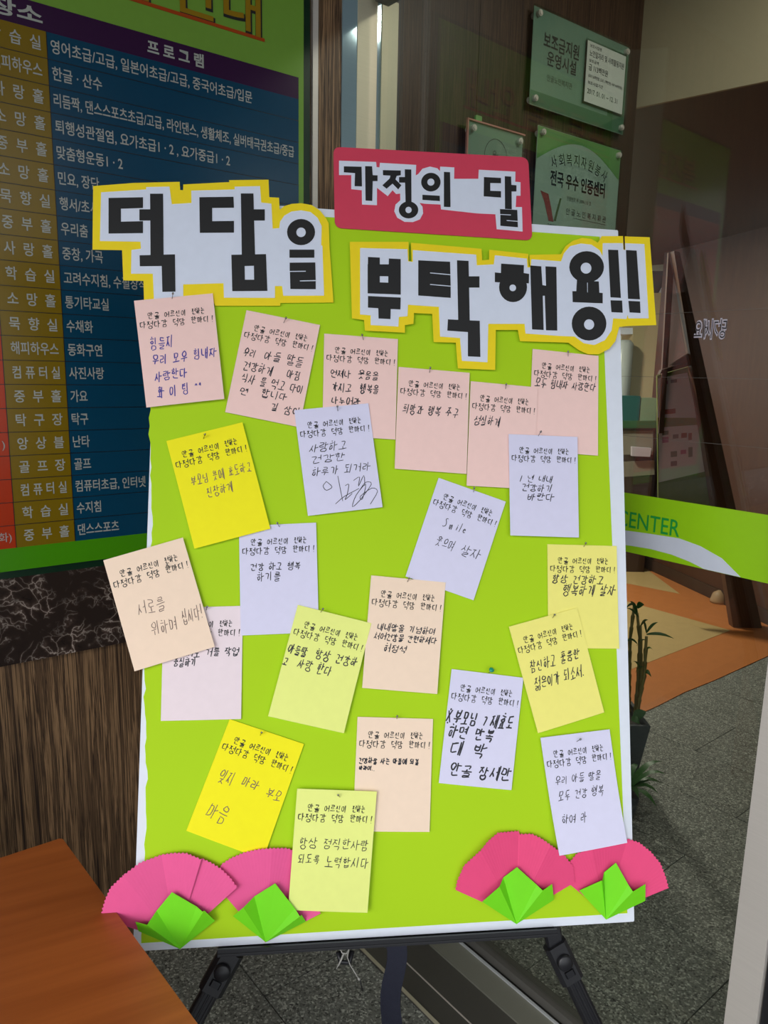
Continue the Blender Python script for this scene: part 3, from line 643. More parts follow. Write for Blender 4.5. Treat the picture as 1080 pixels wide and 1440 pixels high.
for k in range(14):
    a = k*2.4; l = .12+.05*random.random(); tip = fr_c+V((math.cos(a)*l, math.sin(a)*l*.8, .10+.08*random.random())); a_ = fr_c+V((0, 0, .08)); d = tip-a_
    side = d.cross(V((0, 0, 1))).normalized(); vs = []; fs = []
    for i in range(6):
        t_ = i/5; c = a_+d*t_+V((0, 0, .05*math.sin(math.pi*t_*.9))); ww = .014*math.sin(math.pi*(.1+.9*t_))
        vs += [c-side*ww, c+side*ww]
    for i in range(5): fs.append([2*i, 2*i+1, 2*i+3, 2*i+2])
    mesh('leaf', vs, fs, M['leaf'], fn, True)

# ---------------------------------------------------------------- desk
DZ = .72; k0 = floor_pt(87, 1178, DZ); ka = (floor_pt(0, 1206.5, DZ)-k0).normalized(); kb = (floor_pt(277.5, 1439, DZ)-k0).normalized()
dk = tag(empty('desk', tuple((k0+ka*.6+kb*.35).xy)+(0,)), 'reddish brown laminate desk standing by the wood cladding, lower left', 'desk')
kp = lambda x, y, z: V((k0.x+ka.x*x+kb.x*y, k0.y+ka.y*x+kb.y*y, z))
MB().box((0, 0, DZ-.028), (1.3, .74, DZ), kp, bev=.004).build('desk_top', M['desk'], dk)
MB().box((-.001, .004, DZ-.026), (.0, .736, DZ-.002), kp).build('edge_strip', mat('edge_band', rgb(180, 130, 60), .4), dk)
MB().box((.42, .03, 0), (.445, .71, DZ-.028), kp).build('side_panel', M['desk'], dk)
MB().box((1.25, .03, 0), (1.275, .71, DZ-.028), kp).build('side_panel', M['desk'], dk)
MB().box((.445, .06, .2), (1.25, .078, DZ-.028), kp).build('modesty_panel', M['desk'], dk)

# ---------------------------------------------------------------- the board
def board_frame():
    px = [(209, 276), (857, 323), (892, 1296), (187, 1338)]; R_ = [ray(*p) for p in px]
    # parallelogram through the four rays, near bottom-left corner at ray parameter 1.09
    A = Matrix((R_[0], -R_[1], R_[2])).transposed(); k = A.inverted() @ R_[3]
    s_ = 1.09; P_ = [CAM+R_[0]*k[0]*s_, CAM+R_[1]*k[1]*s_, CAM+R_[2]*k[2]*s_, CAM+R_[3]*s_]
    return P_
TLc, TRc, BRc, BLc = board_frame()
bx = ((TRc-TLc)+(BRc-BLc)).normalized(); by0 = (TLc-BLc)+(TRc-BRc); by = (by0-bx*by0.dot(bx)).normalized()
bc = (BLc+BRc)/2
BD = Frame(bc, bx, by); BX = xf(BD); BW = (BRc-BLc).length; BH = (TLc-BLc).length
bo = tag(empty('poster_board', mtx=BD.mtx()), 'large white foam board covered in lime paper, standing on the black easel', 'board')
MB().box((-BW/2, 0, -.008), (BW/2, BH, 0), BX, bev=.0015).build('foam_sheet', M['foam'], bo)
def bat(u, v, off=0): return BD.at(u, v, off)
# lime paper with a torn left edge
le = []
N_ = 90
for i in range(N_+1):
    t_ = i/N_; a = bat(219-19*t_+0, 288+1038*t_); le.append((a[0]+random.uniform(-.0022, .0022)+.003*math.sin(t_*17), a[1]))
tr_ = bat(843, 333); br_ = bat(882, 1284)
MB().prism(le+[br_, tr_], BX, 0, .0006).build('lime_paper', M['lime'], bo)

# headings -----------------------------------------------------------------
def poly(c, pts, off): return [bat(*c(*p), off) for p in pts]
def ellipse(c, cx, cy, rx, ry, off, n=28): return poly(c, [(cx+rx*math.cos(k*2*math.pi/n), cy+ry*math.sin(k*2*math.pi/n)) for k in range(n)], off)
def letter(parent, c, name, polys=(), rings=(), holes=(), off=.0, ma='ink'):
    mb = MB()
    for i, p in enumerate(polys): mb.prism(poly(c, p, off), BX, off-.0003, off+i*.00002)
    for j, (cx, cy, rx, ry, hx_, hy_, hr) in enumerate(rings): mb.ringp(ellipse(c, cx, cy, rx, ry, off), ellipse(c, hx_, hy_, hr, hr*1.02, off), BX, off-.0003, off+(j+7)*.00002)
    for o_, i_ in holes: mb.ringp(poly(c, o_, off), poly(c, i_, off), BX, off-.0003, off+.0001)
    return mb.build(name, M[ma], parent)
def R4(x0, y0, x1, y1, sk=0): return [(x0, y0), (x1, y0), (x1+sk, y1), (x0+sk, y1)]
# first heading
c4 = crp(120, 240, 1/3); zy = .0045
h1 = tag(empty('heading_cutout', mtx=BD.mtx(BD.P(*bat(300, 345), 0))), 'cut-out Korean heading on yellow at upper left, sticking out past the board', 'sign')
Y1 = [(33, 65), (200, 52), (398, 47), (400, 82), (413, 82), (413, 58), (608, 48), (606, 40), (773, 38), (776, 112), (817, 114), (820, 165), (838, 150), (870, 140), (910, 137), (955, 145), (990, 168), (1015, 200), (1027, 222), (1030, 320), (1047, 556), (823, 558), (822, 570), (548, 570), (545, 560), (248, 560), (245, 465), (160, 463), (155, 335), (30, 333)]
MB().prism(poly(c4, Y1, zy), BX, zy-.0006, zy).build('yellow_backing', M['yellow_sheet'], h1)
W1 = [(67, 92), (257, 80), (257, 70), (355, 68), (365, 142), (448, 137), (447, 85), (630, 80), (630, 68), (737, 66), (742, 135), (785, 140), (790, 245), (818, 243), (822, 215), (840, 190), (870, 173), (910, 168), (950, 175), (980, 200), (997, 235), (995, 315), (1000, 318), (1007, 527), (835, 528), (830, 487), (800, 487), (800, 537), (585, 536), (583, 475), (413, 480), (413, 550), (290, 550), (285, 435), (193, 435), (195, 335), (235, 330), (233, 300), (62, 297)]
MB().prism(poly(c4, W1, zy), BX, zy, zy+.0006).build('white_sheet', M['white_sheet'], h1)
zl = zy+.0012
letter(h1, c4, 'letter', [[(98, 115), (243, 112), (243, 157), (150, 160), (150, 215), (243, 213), (243, 263), (98, 265)], [(273, 97), (328, 97), (330, 356), (275, 358)], R4(228, 163, 276, 210), [(229, 357), (378, 353), (380, 510), (325, 511), (322, 402), (230, 403)]], off=zl)
letter(h1, c4, 'letter', [[(481, 112), (625, 110), (627, 156), (535, 157), (535, 213), (627, 212), (627, 261), (483, 262)], [(656, 96), (709, 96), (716, 354), (660, 356)], R4(708, 163, 757, 210)], holes=[([(616, 355), (762, 352), (768, 507), (620, 508)], [(672, 402), (711, 401), (712, 460), (673, 460)])], off=zl)
letter(h1, c4, 'letter', [R4(861, 333, 966, 367), [(862, 388), (970, 387), (972, 461), (905, 463), (905, 467), (972, 466), (972, 500), (865, 499), (863, 427), (930, 426), (930, 422), (862, 423)]], [(910, 259, 59, 55, 910, 260, 20)], off=zl)
# title
c5 = crp(440, 190, 320/1080); zy2 = .003
h2 = tag(empty('title_card', mtx=BD.mtx(BD.P(*bat(608, 300), 0))), 'raspberry red rounded title card standing over the top edge of the board', 'sign')
def rounded(cs, r):
    out = []; n = len(cs)
    for i in range(n):
        p = V(cs[i]); a = (V(cs[i-1])-p).normalized(); b = (V(cs[(i+1) % n])-p).normalized()
        for k in range(7):
            t_ = k/6; out.append(tuple((p+a*r)*(1-t_)**2+p*2*t_*(1-t_)+(p+b*r)*t_*t_))
    return out
MB().prism(poly(c5, rounded([(97, 55), (1022, 106), (1042, 500), (104, 440)], 36), zy2), BX, zy2-.0008, zy2).build('raspberry_card', M['pinkred'], h2)
W2 = [(124, 122), (300, 128), (302, 152), (316, 154), (318, 132), (490, 142), (488, 192), (500, 185), (520, 160), (555, 150), (590, 158), (603, 172), (604, 150), (671, 154), (670, 208), (785, 208), (787, 165), (961, 174), (960, 222), (985, 224), (985, 288), (965, 288), (962, 342), (992, 342), (995, 458), (872, 447), (866, 376), (780, 372), (608, 353), (606, 330), (530, 326), (505, 322), (520, 340), (523, 372), (508, 400), (475, 413), (435, 412), (400, 392), (386, 362), (392, 330), (415, 310), (414, 278), (395, 280), (378, 262), (355, 290), (304, 250), (304, 333), (233, 330), (232, 262), (182, 257), (182, 190), (124, 190)]
MB().prism(poly(c5, W2, zy2), BX, zy2, zy2+.0005).build('white_sheet', M['white_sheet'], h2); zl = zy2+.001
letter(h2, c5, 'letter', [[(147, 148), (231, 150), (233, 243), (198, 242), (200, 180), (147, 176)], [(248, 147), (281, 148), (284, 190), (307, 191), (307, 218), (284, 218), (282, 312), (250, 310)]], off=zl)
letter(h2, c5, 'letter', [[(332, 166), (417, 168), (417, 190), (398, 193), (392, 210), (420, 238), (405, 257), (378, 230), (350, 254), (330, 238), (365, 205), (368, 192), (333, 190)], [(436, 162), (467, 163), (468, 322), (440, 320)], R4(409, 199, 437, 225)], [(454, 355, 46, 40, 454, 355, 15)], off=zl)
letter(h2, c5, 'letter', [[(520, 283), (602, 288), (603, 313), (520, 307)], [(622, 174), (651, 176), (653, 341), (622, 340)]], [(560, 223, 46, 44, 560, 223, 17)], off=zl)
letter(h2, c5, 'letter', [[(812, 199), (893, 203), (893, 228), (842, 227), (842, 264), (893, 266), (893, 296), (811, 290)], [(911, 195), (941, 197), (942, 236), (966, 238), (966, 267), (943, 267), (944, 352), (912, 350)],
   [(888, 351), (970, 355), (972, 407), (920, 403), (920, 407), (972, 411), (973, 437), (890, 430), (890, 378), (940, 381), (940, 377), (889, 374)]], off=zl)
# second heading
c6 = crp(480, 320, 460/1080); zy3 = .0085
h3 = tag(empty('heading_cutout', mtx=BD.mtx(BD.P(*bat(700, 430), 0))), 'cut-out Korean heading ending in two exclamation marks, on yellow at upper right', 'sign')
Y3 = [(28, 47), (222, 47), (223, 110), (232, 112), (230, 50), (463, 70), (465, 108), (488, 106), (488, 73), (617, 87), (619, 128), (622, 128), (621, 90), (725, 88), (740, 62), (765, 43), (795, 34), (825, 37), (847, 50), (860, 28), (930, 28), (932, 72), (937, 74), (936, 29), (1018, 32), (1040, 322), (945, 325), (918, 328), (905, 375), (885, 400), (850, 418), (815, 418), (785, 405), (750, 380), (590, 375), (583, 338), (510, 338), (508, 470), (385, 465), (378, 380), (305, 378), (300, 285), (240, 282), (238, 318), (210, 322), (210, 347), (78, 340), (75, 305), (35, 300)]
MB().prism(poly(c6, Y3, zy3), BX, zy3-.0006, zy3).build('yellow_backing', M['yellow_sheet'], h3)
W3 = [(62, 68), (218, 72), (220, 112), (236, 114), (236, 75), (445, 90), (447, 125), (503, 122), (507, 92), (612, 103), (614, 132), (625, 132), (627, 105), (725, 112), (735, 85), (755, 62), (790, 53), (825, 57), (852, 75), (862, 95), (863, 52), (929, 52), (931, 74), (938, 74), (937, 52), (1000, 55), (1014, 300), (948, 300), (944, 288), (941, 302), (897, 300), (892, 340), (870, 372), (835, 388), (800, 382), (770, 360), (720, 358), (608, 350), (605, 318), (485, 318), (482, 445), (398, 440), (392, 365), (326, 360), (322, 262), (220, 255), (218, 293), (190, 295), (188, 327), (97, 322), (97, 290), (62, 287)]
MB().prism(poly(c6, W3, zy3), BX, zy3, zy3+.0006).build('white_sheet', M['white_sheet'], h3); zl = zy3+.0012
letter(h3, c6, 'letter', [[(88, 226), (196, 231), (195, 270), (163, 269), (162, 302), (123, 300), (122, 266), (88, 264)], [(88, 97), (127, 99), (127, 150), (88, 150)], [(157, 102), (196, 104), (196, 150), (156, 150)]],
   holes=[([(87, 121), (196, 122), (196, 221), (87, 217)], [(127, 160), (155, 161), (155, 182), (127, 181)])], off=zl)
letter(h3, c6, 'letter', [[(254, 108), (359, 113), (360, 154), (293, 148), (293, 151), (360, 157), (361, 192), (293, 186), (293, 189), (361, 195), (361, 232), (254, 224)], [(382, 108), (420, 110), (424, 308), (386, 306)], R4(419, 161, 456, 198), [(352, 303), (457, 308), (459, 427), (418, 425), (418, 345), (350, 340)]], off=zl)
letter(h3, c6, 'letter', [[(528, 119), (603, 124), (602, 150), (620, 153), (619, 184), (507, 180), (507, 148), (527, 150)], [(624, 125), (660, 128), (664, 190), (676, 192), (674, 128), (710, 130), (713, 340), (676, 339), (672, 225), (665, 225), (668, 338), (630, 336)]], [(567, 197, 46, 49, 566, 199, 11)], off=zl)
letter(h3, c6, 'letter', [[(778, 172), (811, 176), (812, 214), (814, 214), (814, 176), (850, 178), (852, 215), (863, 216), (863, 250), (764, 246), (763, 210), (776, 210)]], [(810, 130, 57, 52, 808, 134, 18), (818, 317, 57, 56, 818, 320, 17)], off=zl)
for a, b in (([(881, 73), (914, 74), (923, 232), (889, 230)], [(889, 240), (927, 241), (929, 281), (892, 279)]), ([(940, 74), (975, 76), (986, 237), (947, 235)], [(948, 242), (986, 244), (988, 282), (952, 280)])):
    letter(h3, c6, 'exclamation_mark', [a, b], off=zl)

# ---------------------------------------------------------------- handwriting engine
O_ = [(.5+.5*math.sin(k*math.pi/5), .5-.5*math.cos(k*math.pi/5)) for k in range(11)]
J = {'ㄱ': [[(0, .15), (1, .1), (.75, 1)]], 'ㄴ': [[(.05, 0), (.05, .85), (1, .8)]], 'ㄷ': [[(0, .1), (1, .05)], [(.05, .1), (.05, .95), (1, .85)]],
 'ㄹ': [[(0, .05), (.95, .05), (.9, .5), (.05, .5), (.05, .98), (1, .9)]], 'ㅁ': [[(.1, 0), (.05, 1)], [(.1, .05), (.95, .05), (.9, .95), (.1, .95)]],
 'ㅂ': [[(.05, 0), (.1, 1), (.9, .95), (.95, 0)], [(.1, .5), (.9, .5)]], 'ㅅ': [[(.55, 0), (.4, .5), (0, 1)], [(.45, .45), (.95, .95)]], 'ㅇ': [O_],
 'ㅈ': [[(.05, .08), (.95, .05)], [(.55, .08), (.35, .6), (0, 1)], [(.42, .5), (.98, .98)]], 'ㅊ': [[(.4, -.15), (.6, 0)], [(.05, .2), (.95, .17)], [(.55, .2), (.35, .65), (0, 1)], [(.42, .6), (.98, .98)]],
 'ㅋ': [[(0, .15), (1, .1), (.75, 1)], [(.05, .55), (.85, .5)]], 'ㅌ': [[(0, .05), (1, .0)], [(.05, .5), (.9, .45)], [(.05, .05), (.05, .98), (1, .9)]],
 'ㅍ': [[(0, .1), (1, .05)], [(.3, .1), (.3, .9)], [(.7, .1), (.7, .9)], [(0, .95), (1, .88)]], 'ㅎ': [[(.4, -.22), (.62, -.12)], [(0, .16), (1, .1)], [(x*.66+.17, y*.58+.42) for x, y in O_]]}
for a, b in ('ㄲㄱ', 'ㄸㄷ', 'ㅃㅂ', 'ㅆㅅ', 'ㅉㅈ'): J[a] = [[(x*.45, y) for x, y in s] for s in J[b]]+[[(x*.45+.55, y) for x, y in s] for s in J[b]]
CH = 'ㄱㄲㄴㄷㄸㄹㅁㅂㅃㅅㅆㅇㅈㅉㅊㅋㅌㅍㅎ'; JU = 'ㅏㅐㅑㅒㅓㅔㅕㅖㅗㅘㅙㅚㅛㅜㅝㅞㅟㅠㅡㅢㅣ'
JO = ['', 'ㄱ', 'ㄲ', 'ㄱㅅ', 'ㄴ', 'ㄴㅈ', 'ㄴㅎ', 'ㄷ', 'ㄹ', 'ㄹㄱ', 'ㄹㅁ', 'ㄹㅂ', 'ㄹㅅ', 'ㄹㅌ', 'ㄹㅍ', 'ㄹㅎ', 'ㅁ', 'ㅂ', 'ㅂㅅ', 'ㅅ', 'ㅆ', 'ㅇ', 'ㅈ', 'ㅊ', 'ㅋ', 'ㅌ', 'ㅍ', 'ㅎ']
VV = {'ㅏ': [[(.2, 0), (.2, 1)], [(.2, .45), (1, .42)]], 'ㅑ': [[(.2, 0), (.2, 1)], [(.2, .35), (1, .3)], [(.2, .6), (1, .57)]], 'ㅓ': [[(.85, 0), (.85, 1)], [(.1, .5), (.85, .45)]],
 'ㅕ': [[(.7, 0), (.7, 1)], [(.1, .35), (.7, .3)], [(.1, .6), (.7, .57)]], 'ㅣ': [[(.4, 0), (.4, 1)]], 'ㅐ': [[(.2, .05), (.2, .95)], [(.2, .5), (.75, .48)], [(.75, -.05), (.75, 1.05)]],
 'ㅔ': [[(.45, .05), (.45, .95)], [(0, .5), (.45, .48)], [(.85, -.05), (.85, 1.05)]], 'ㅒ': [[(.2, .05), (.2, .95)], [(.2, .38), (.75, .35)], [(.2, .62), (.75, .6)], [(.75, -.05), (.75, 1.05)]],
 'ㅖ': [[(.45, .05), (.45, .95)], [(0, .38), (.45, .35)], [(0, .62), (.45, .6)], [(.85, -.05), (.85, 1.05)]]}
HV = {'ㅗ': [[(.5, 0), (.5, .8)], [(0, .85), (1, .8)]], 'ㅛ': [[(.33, 0), (.33, .8)], [(.67, 0), (.67, .8)], [(0, .85), (1, .8)]], 'ㅜ': [[(0, .2), (1, .15)], [(.5, .2), (.48, 1)]],
 'ㅠ': [[(0, .2), (1, .15)], [(.33, .2), (.3, 1)], [(.67, .2), (.67, 1)]], 'ㅡ': [[(0, .55), (1, .48)]]}
CV = {'ㅘ': 'ㅗㅏ', 'ㅙ': 'ㅗㅐ', 'ㅚ': 'ㅗㅣ', 'ㅝ': 'ㅜㅓ', 'ㅞ': 'ㅜㅔ', 'ㅟ': 'ㅜㅣ', 'ㅢ': 'ㅡㅣ'}
LATIN = {'S': [[(.8, .1), (.4, 0), (.15, .2), (.6, .5), (.75, .8), (.3, 1), (0, .85)]], 'm': [[(0, .5), (.05, 1)], [(.05, .6), (.3, .5), (.4, 1)], [(.4, .6), (.7, .5), (.8, 1)]],
 'i': [[(.5, .5), (.5, 1)], [(.5, .3), (.52, .33)]], 'l': [[(.5, 0), (.45, 1)]], 'e': [[(.2, .75), (.8, .7), (.5, .5), (.2, .75), (.5, 1), (.9, .9)]], '!': [[(.4, 0), (.3, .7)], [(.28, .93), (.3, .97)]],
 '^': [[(.1, .4), (.5, .1), (.8, .4)]], '.': [[(.1, .95), (.15, 1)]], '1': [[(.6, .1), (.4, 1)]], '7': [[(.1, .3), (.8, .3), (.3, .9)]], '※': [[(.1, .1), (.9, .9)], [(.9, .1), (.1, .9)], [(.5, 0), (.5, .1)], [(.5, .9), (.5, 1)]]}
def glyph(ch):
    out = []
    def put(st, x0, y0, x1, y1): out.extend([[(x0+x*(x1-x0), y0+y*(y1-y0)) for x, y in s] for s in st])
    if '가' <= ch <= '힣':
        c = ord(ch)-0xAC00; a = CH[c//588]; v = JU[c % 588//28]; t = JO[c % 28]; yb = .62 if t else 1.0
        if v in VV: put(J[a], .0, .10*yb, .46, .85*yb); put(VV[v], .55, -.02, .98, yb)
        elif v in HV: put(J[a], .2, .02, .8, yb*.55); put(HV[v], .03, yb*.6, .97, yb*1.0)
        else:
            h, w = CV[v]; put(J[a], .1, .02, .55, yb*.5); put(HV[h], .02, yb*.55, .62, yb*.95); put(VV[w], .62, -.02, 1.0, yb)
        if t:
            if len(t) == 1: put(J[t], .2, .68, .85, 1.04)
            else: put(J[t[0]], .1, .66, .5, 1.02); put(J[t[1]], .55, .66, .95, 1.02)
    elif ch in LATIN: put(LATIN[ch], .1, .0, .75, 1)
    return out
def ribbons(lines, W, H, pen, rnd, place, jit=.05, brush=False, slant=.0):
    """lines: (text, x0, x1, yc, h[, slope]) in card fractions, y down from the top; returns verts/faces"""
    mb = MB()
    def stroke(P_, w):
        # smooth the polyline, then lay a ribbon of pen width along it
        Q = []
        n = len(P_)
        if n > 2:
            for i in range(n-1):
                p0 = P_[max(i-1, 0)]; p1 = P_[i]; p2 = P_[i+1]; p3 = P_[min(i+2, n-1)]
                for k in range(3):
                    t = k/3; Q.append(tuple(.5*((2*p1[j])+(-p0[j]+p2[j])*t*.8+(2*p0[j]-5*p1[j]+4*p2[j]-p3[j])*t*t*.8+(-p0[j]+3*p1[j]-3*p2[j]+p3[j])*t**3*.8)+.2*0 for j in (0, 1)) if False else tuple(p1[j]+(p2[j]-p1[j])*t for j in (0, 1)))
            Q.append(P_[-1])
            for _ in range(1): Q = [Q[0]]+[tuple((Q[i-1][j]+2*Q[i][j]+Q[i+1][j])/4 for j in (0, 1)) for i in range(1, len(Q)-1)]+[Q[-1]]
        else: Q = [P_[0], tuple((P_[0][j]+P_[1][j])/2+rnd.uniform(-.3, .3)*w for j in (0, 1)), P_[1]]
        m_ = len(Q); vs = []
        for i in range(m_):
            a = Q[max(i-1, 0)]; b = Q[min(i+1, m_-1)]; dx, dy = b[0]-a[0], b[1]-a[1]; l = math.hypot(dx, dy) or 1
            t = i/(m_-1); ww = w*(1.15-.55*t if brush else .9+.2*math.sin(3*t))*.5
            for s_ in (-1, 1): vs.append(place(Q[i][0]-dy/l*ww*s_, Q[i][1]+dx/l*ww*s_))
        mb.add(vs, [[2*i, 2*i+2, 2*i+3, 2*i+1] for i in range(m_-1)])
    for L in lines:
        if L[0] == '~':
            stroke([(x*W, y*H) for x, y in L[1]], pen*1.1); continue
        txt, x0, x1, yc, h = L[:5]; sl = L[5] if len(L) > 5 else 0
        tot = sum(.55 if c == ' ' else .5 if c in '!^.1i l' else 1 for c in txt); adv = (x1-x0)*W/tot; x = x0*W; hh = h*H
        for c in txt:
            wch = .55 if c == ' ' else .5 if c in '!^.1i l' else 1
            if c != ' ':
                sx = adv*wch*rnd.uniform(.80, .88); sy = hh*rnd.uniform(.88, 1.08); oy = yc*H-sy/2+rnd.uniform(-.05, .05)*hh
                for s in glyph(c):
                    P_ = []
                    for px_, py_ in s:
                        gx = px_+rnd.uniform(-jit, jit); gy = py_+rnd.uniform(-jit, jit)
                        X = x+gx*sx+slant*(0.5-gy)*sy; Y = oy+gy*sy+sl*(x-x0*W); P_.append((X, Y))
                    stroke(P_, pen*1.25*rnd.uniform(.85, 1.15))
            x += adv*wch
    return mb

# ---------------------------------------------------------------- cards
HEAD = [('안골', .15, .31, .155, .062), ('어르신이', .36, .645, .158, .058), ('전하는', .71, .88, .155, .06), ('다정다감', .04, .40, .236, .066), ('덕담', .46, .62, .238, .068), ('한마디', .69, .93, .236, .064), ('!', .945, 1.0, .236, .066)]
card_no = 0
def card(label, corners, ma, lift, lines, ink='inkpen', pen=.0011, curl=.0018, pin=None, slant=.12, pinm='pin', extra=()):
    global card_no; card_no += 1; rnd = random.Random(card_no*13)
    off = lift/1000; P_ = [BD.P(*bat(*p, off), off) for p in corners]     # TL TR BR BL
    X = ((P_[1]-P_[0])+(P_[2]-P_[3])).normalized(); Yd = ((P_[0]-P_[3])+(P_[1]-P_[2])); Yv = (Yd-X*Yd.dot(X)); Yv = (Yv-BD.n*Yv.dot(BD.n)).normalized()
    fr = Frame((P_[0]+P_[1]+P_[2]+P_[3])/4, X, Yv)
    L2 = [((p-fr.o).dot(fr.x), (p-fr.o).dot(fr.y)) for p in P_]
    W = ((P_[1]-P_[0]).length+(P_[2]-P_[3]).length)/2; H = ((P_[0]-P_[3]).length+(P_[1]-P_[2]).length)/2
    cl, cr_ = rnd.uniform(.5, 1)*curl, rnd.uniform(.5, 1)*curl
    def bend(s, t):   # s 0..1 left-right, t 0..1 top-bottom
        q = max(0, t-.3)/.7; return q*q*(cl*(1-s)+cr_*s)+.0008*math.sin(s*3.1)*q
    def place(x, y, up=.0):
        s = x/W; t = y/H
        a = L2[0]; b = L2[1]; c = L2[2]; d = L2[3]
        X_ = (a[0]*(1-s)+b[0]*s)*(1-t)+(d[0]*(1-s)+c[0]*s)*t; Y_ = (a[1]*(1-s)+b[1]*s)*(1-t)+(d[1]*(1-s)+c[1]*s)*t
        return V((X_, Y_, bend(s, t)+up))
    t = empty('message_card', mtx=fr.mtx()); tag(t, label, 'card', 'message cards pinned to the lime board')
    nx, ny = 6, 10; vs = []; fs = []
    for lay in (0, 1):
        for j in range(ny+1):
            for i in range(nx+1): vs.append(place(W*i/nx, H*j/ny, -.0004*lay))
    K = (nx+1)*(ny+1); f = lambda i, j, l=0: l*K+j*(nx+1)+i
    for j in range(ny):
        for i in range(nx):
            fs.append([f(i, j), f(i, j+1), f(i+1, j+1), f(i+1, j)]); fs.append([f(i, j, 1), f(i+1, j, 1), f(i+1, j+1, 1), f(i, j+1, 1)])
    for i in range(nx): fs.append([f(i, 0), f(i+1, 0), f(i+1, 0, 1), f(i, 0, 1)]); fs.append([f(i, ny), f(i, ny, 1), f(i+1, ny, 1), f(i+1, ny)])
    for j in range(ny): fs.append([f(0, j), f(0, j, 1), f(0, j+1, 1), f(0, j+1)]); fs.append([f(nx, j), f(nx, j+1), f(nx, j+1, 1), f(nx, j, 1)])
    mesh('paper', vs, fs, M[ma], t, False, world=False)
    rh_ = random.Random(3)
    ribbons(HEAD, W, H, .00108, rh_, lambda x, y: place(x, y, .0003), .012, True, .06).build('printed_heading', M['ink'], t, world=False)['kind'] = 'stuff'
    if lines: ribbons(lines, W, H, pen, rnd, lambda x, y: place(x, y, .0003), .06, False, slant).build('handwriting', M[ink], t, world=False)['kind'] = 'stuff'
    if pin:
        u, v = pin; b0_ = BD.P(*bat(u, v, off), off); tilt = (BD.n*.7+BD.y*.5-BD.x*rnd.uniform(-.4, .4)).normalized(); tip = b0_-BD.n*(off+.003)
        mb = MB().tube([tip, b0_, b0_+tilt*.009], .00055, 6)
        pn_ = empty('pin', mtx=BD.mtx(b0_)); tag(pn_, ('green pin' if pinm != 'pin' else 'silver pin')+' on '+label, 'pin', 'pins holding the message cards')
        mb.build('shaft', M['pin'], pn_)
        MB().tube([b0_+tilt*.008, b0_+tilt*.0085, b0_+tilt*.0105, b0_+tilt*.012], [.0008, .0016, .0016, .0008] if pinm == 'pin' else [.002, .0042, .0042, .002], 8).build('head', M[pinm], pn_, True)
    return t
# squiggled signature strokes
sig = [('~', [(.30, .70), (.24, .74), (.28, .79), (.38, .76), (.30, .70)]), ('~', [(.46, .66), (.48, .90)]), ('~', [(.54, .76), (.60, .74), (.55, .85), (.50, .90), (.62, .84)]), ('~', [(.66, .72), (.76, .68), (.70, .80), (.82, .66), (.80, .78)]),
       ('~', [(.72, .82), (.82, .74), (.92, .76), (.70, .92), (.58, .98), (.66, .86), (.84, .74), (.74, .92), (.70, .88), (.90, .80), (.98, .84), (.84, .96)]), ('~', [(.38, .92), (.50, .86), (.72, .80)])]
card('pink tilted card written in violet ink, at the top left', [(188.4, 422.9), (299.1, 412.5), (315.5, 561.3), (206, 573.3)], 'card_pink', 7.5,
     [('힘들지', .14, .45, .42, .105, -.02), ('우리 모우 힘내자', .14, .98, .57, .10, -.03), ('사랑한다', .15, .58, .73, .09, -.06), ('화 이 팅 ^^', .16, .74, .88, .10, -.06)], 'inkblue', .0012, pin=(242, 420))
card('pink card tilted right with five dark lines, second from the left', [(346.6, 436.1), (450, 457), (421, 601), (316.7, 579.8)], 'card_pink', 3.5,
     [('우리', .08, .25, .40, .08), ('아들 딸들', .36, .90, .39, .09), ('건강하게', .11, .52, .53, .085), ('아침', .70, .90, .52, .09), ('식사 를 먹고 다이', .12, .97, .645, .09), ('면', .14, .26, .77, .08), ('합니다', .42, .78, .75, .08), ('길 삼이', .58, .99, .86, .08)], pen=.0011, pin=(399, 454))
card('pink card with three lines above the lilac signature card', [(455.9, 469.1), (559.6, 476.9), (555.8, 618.3), (453.2, 612)], 'card_pink', 3,
     [('언제나', .10, .38, .39, .08), ('웃음을', .47, .76, .38, .085), ('가지고', .12, .40, .52, .085), ('행복을', .50, .77, .52, .09), ('나누어라', .12, .52, .655, .08)], pen=.0012, pin=(511, 478))
card('pink card with one line, between two other pink cards', [(560.6, 515.9), (660.5, 524.3), (655.9, 666.6), (554.8, 659.3)], 'card_pink', 4.5,
     [('희망과 행복 추구', .08, .88, .405, .09)], slant=.2, pin=(604, 524))
card('pink card with one short word, left of the upright lilac card', [(662, 536), (756.1, 544.8), (752, 688.5), (655.9, 683.1)], 'card_pink', 5,
     [('성실하게', .08, .47, .37, .09)], slant=.2, pin=(711, 547))
card('pink card at the right edge, under the round end of the heading', [(749, 490.6), (841.7, 500.4), (840.6, 640.9), (743, 634)], 'card_pink', 3,
     [('모두 힘내자 사랑한다', .06, .97, .325, .085)], slant=.2, pin=(799, 501))
card('lilac card with a large looping signature, upper middle', [(413.7, 576.8), (518, 567.1), (537.9, 713.2), (433, 725.5)], 'card_lilac', 6,
     [('사랑하고', .14, .66, .375, .08), ('건강한', .14, .62, .48, .08), ('하루가 되거라', .13, .93, .60, .085)]+sig, pen=.0009, slant=.3, pin=(475, 578))
card('bright yellow tilted card on the left, under the violet-ink card', [(233.9, 620.1), (340.9, 593.7), (380.2, 743.5), (273.5, 771.7)], 'card_yellow', 6,
     [('부모님 뜻에 효도하고', .17, .98, .41, .085), ('진창하게', .33, .68, .545, .085)], 'inkbrown', .0009, pin=(286, 617))
card('lilac card left of centre, under the bright yellow tilted card', [(336, 740), (444.5, 734.9), (448.5, 889), (338.5, 893.6)], 'card_lilac', 3.5,
     [('건강 하고 행복', .14, .80, .385, .07), ('하기를', .22, .54, .475, .075)], pen=.001, pin=(393, 741))
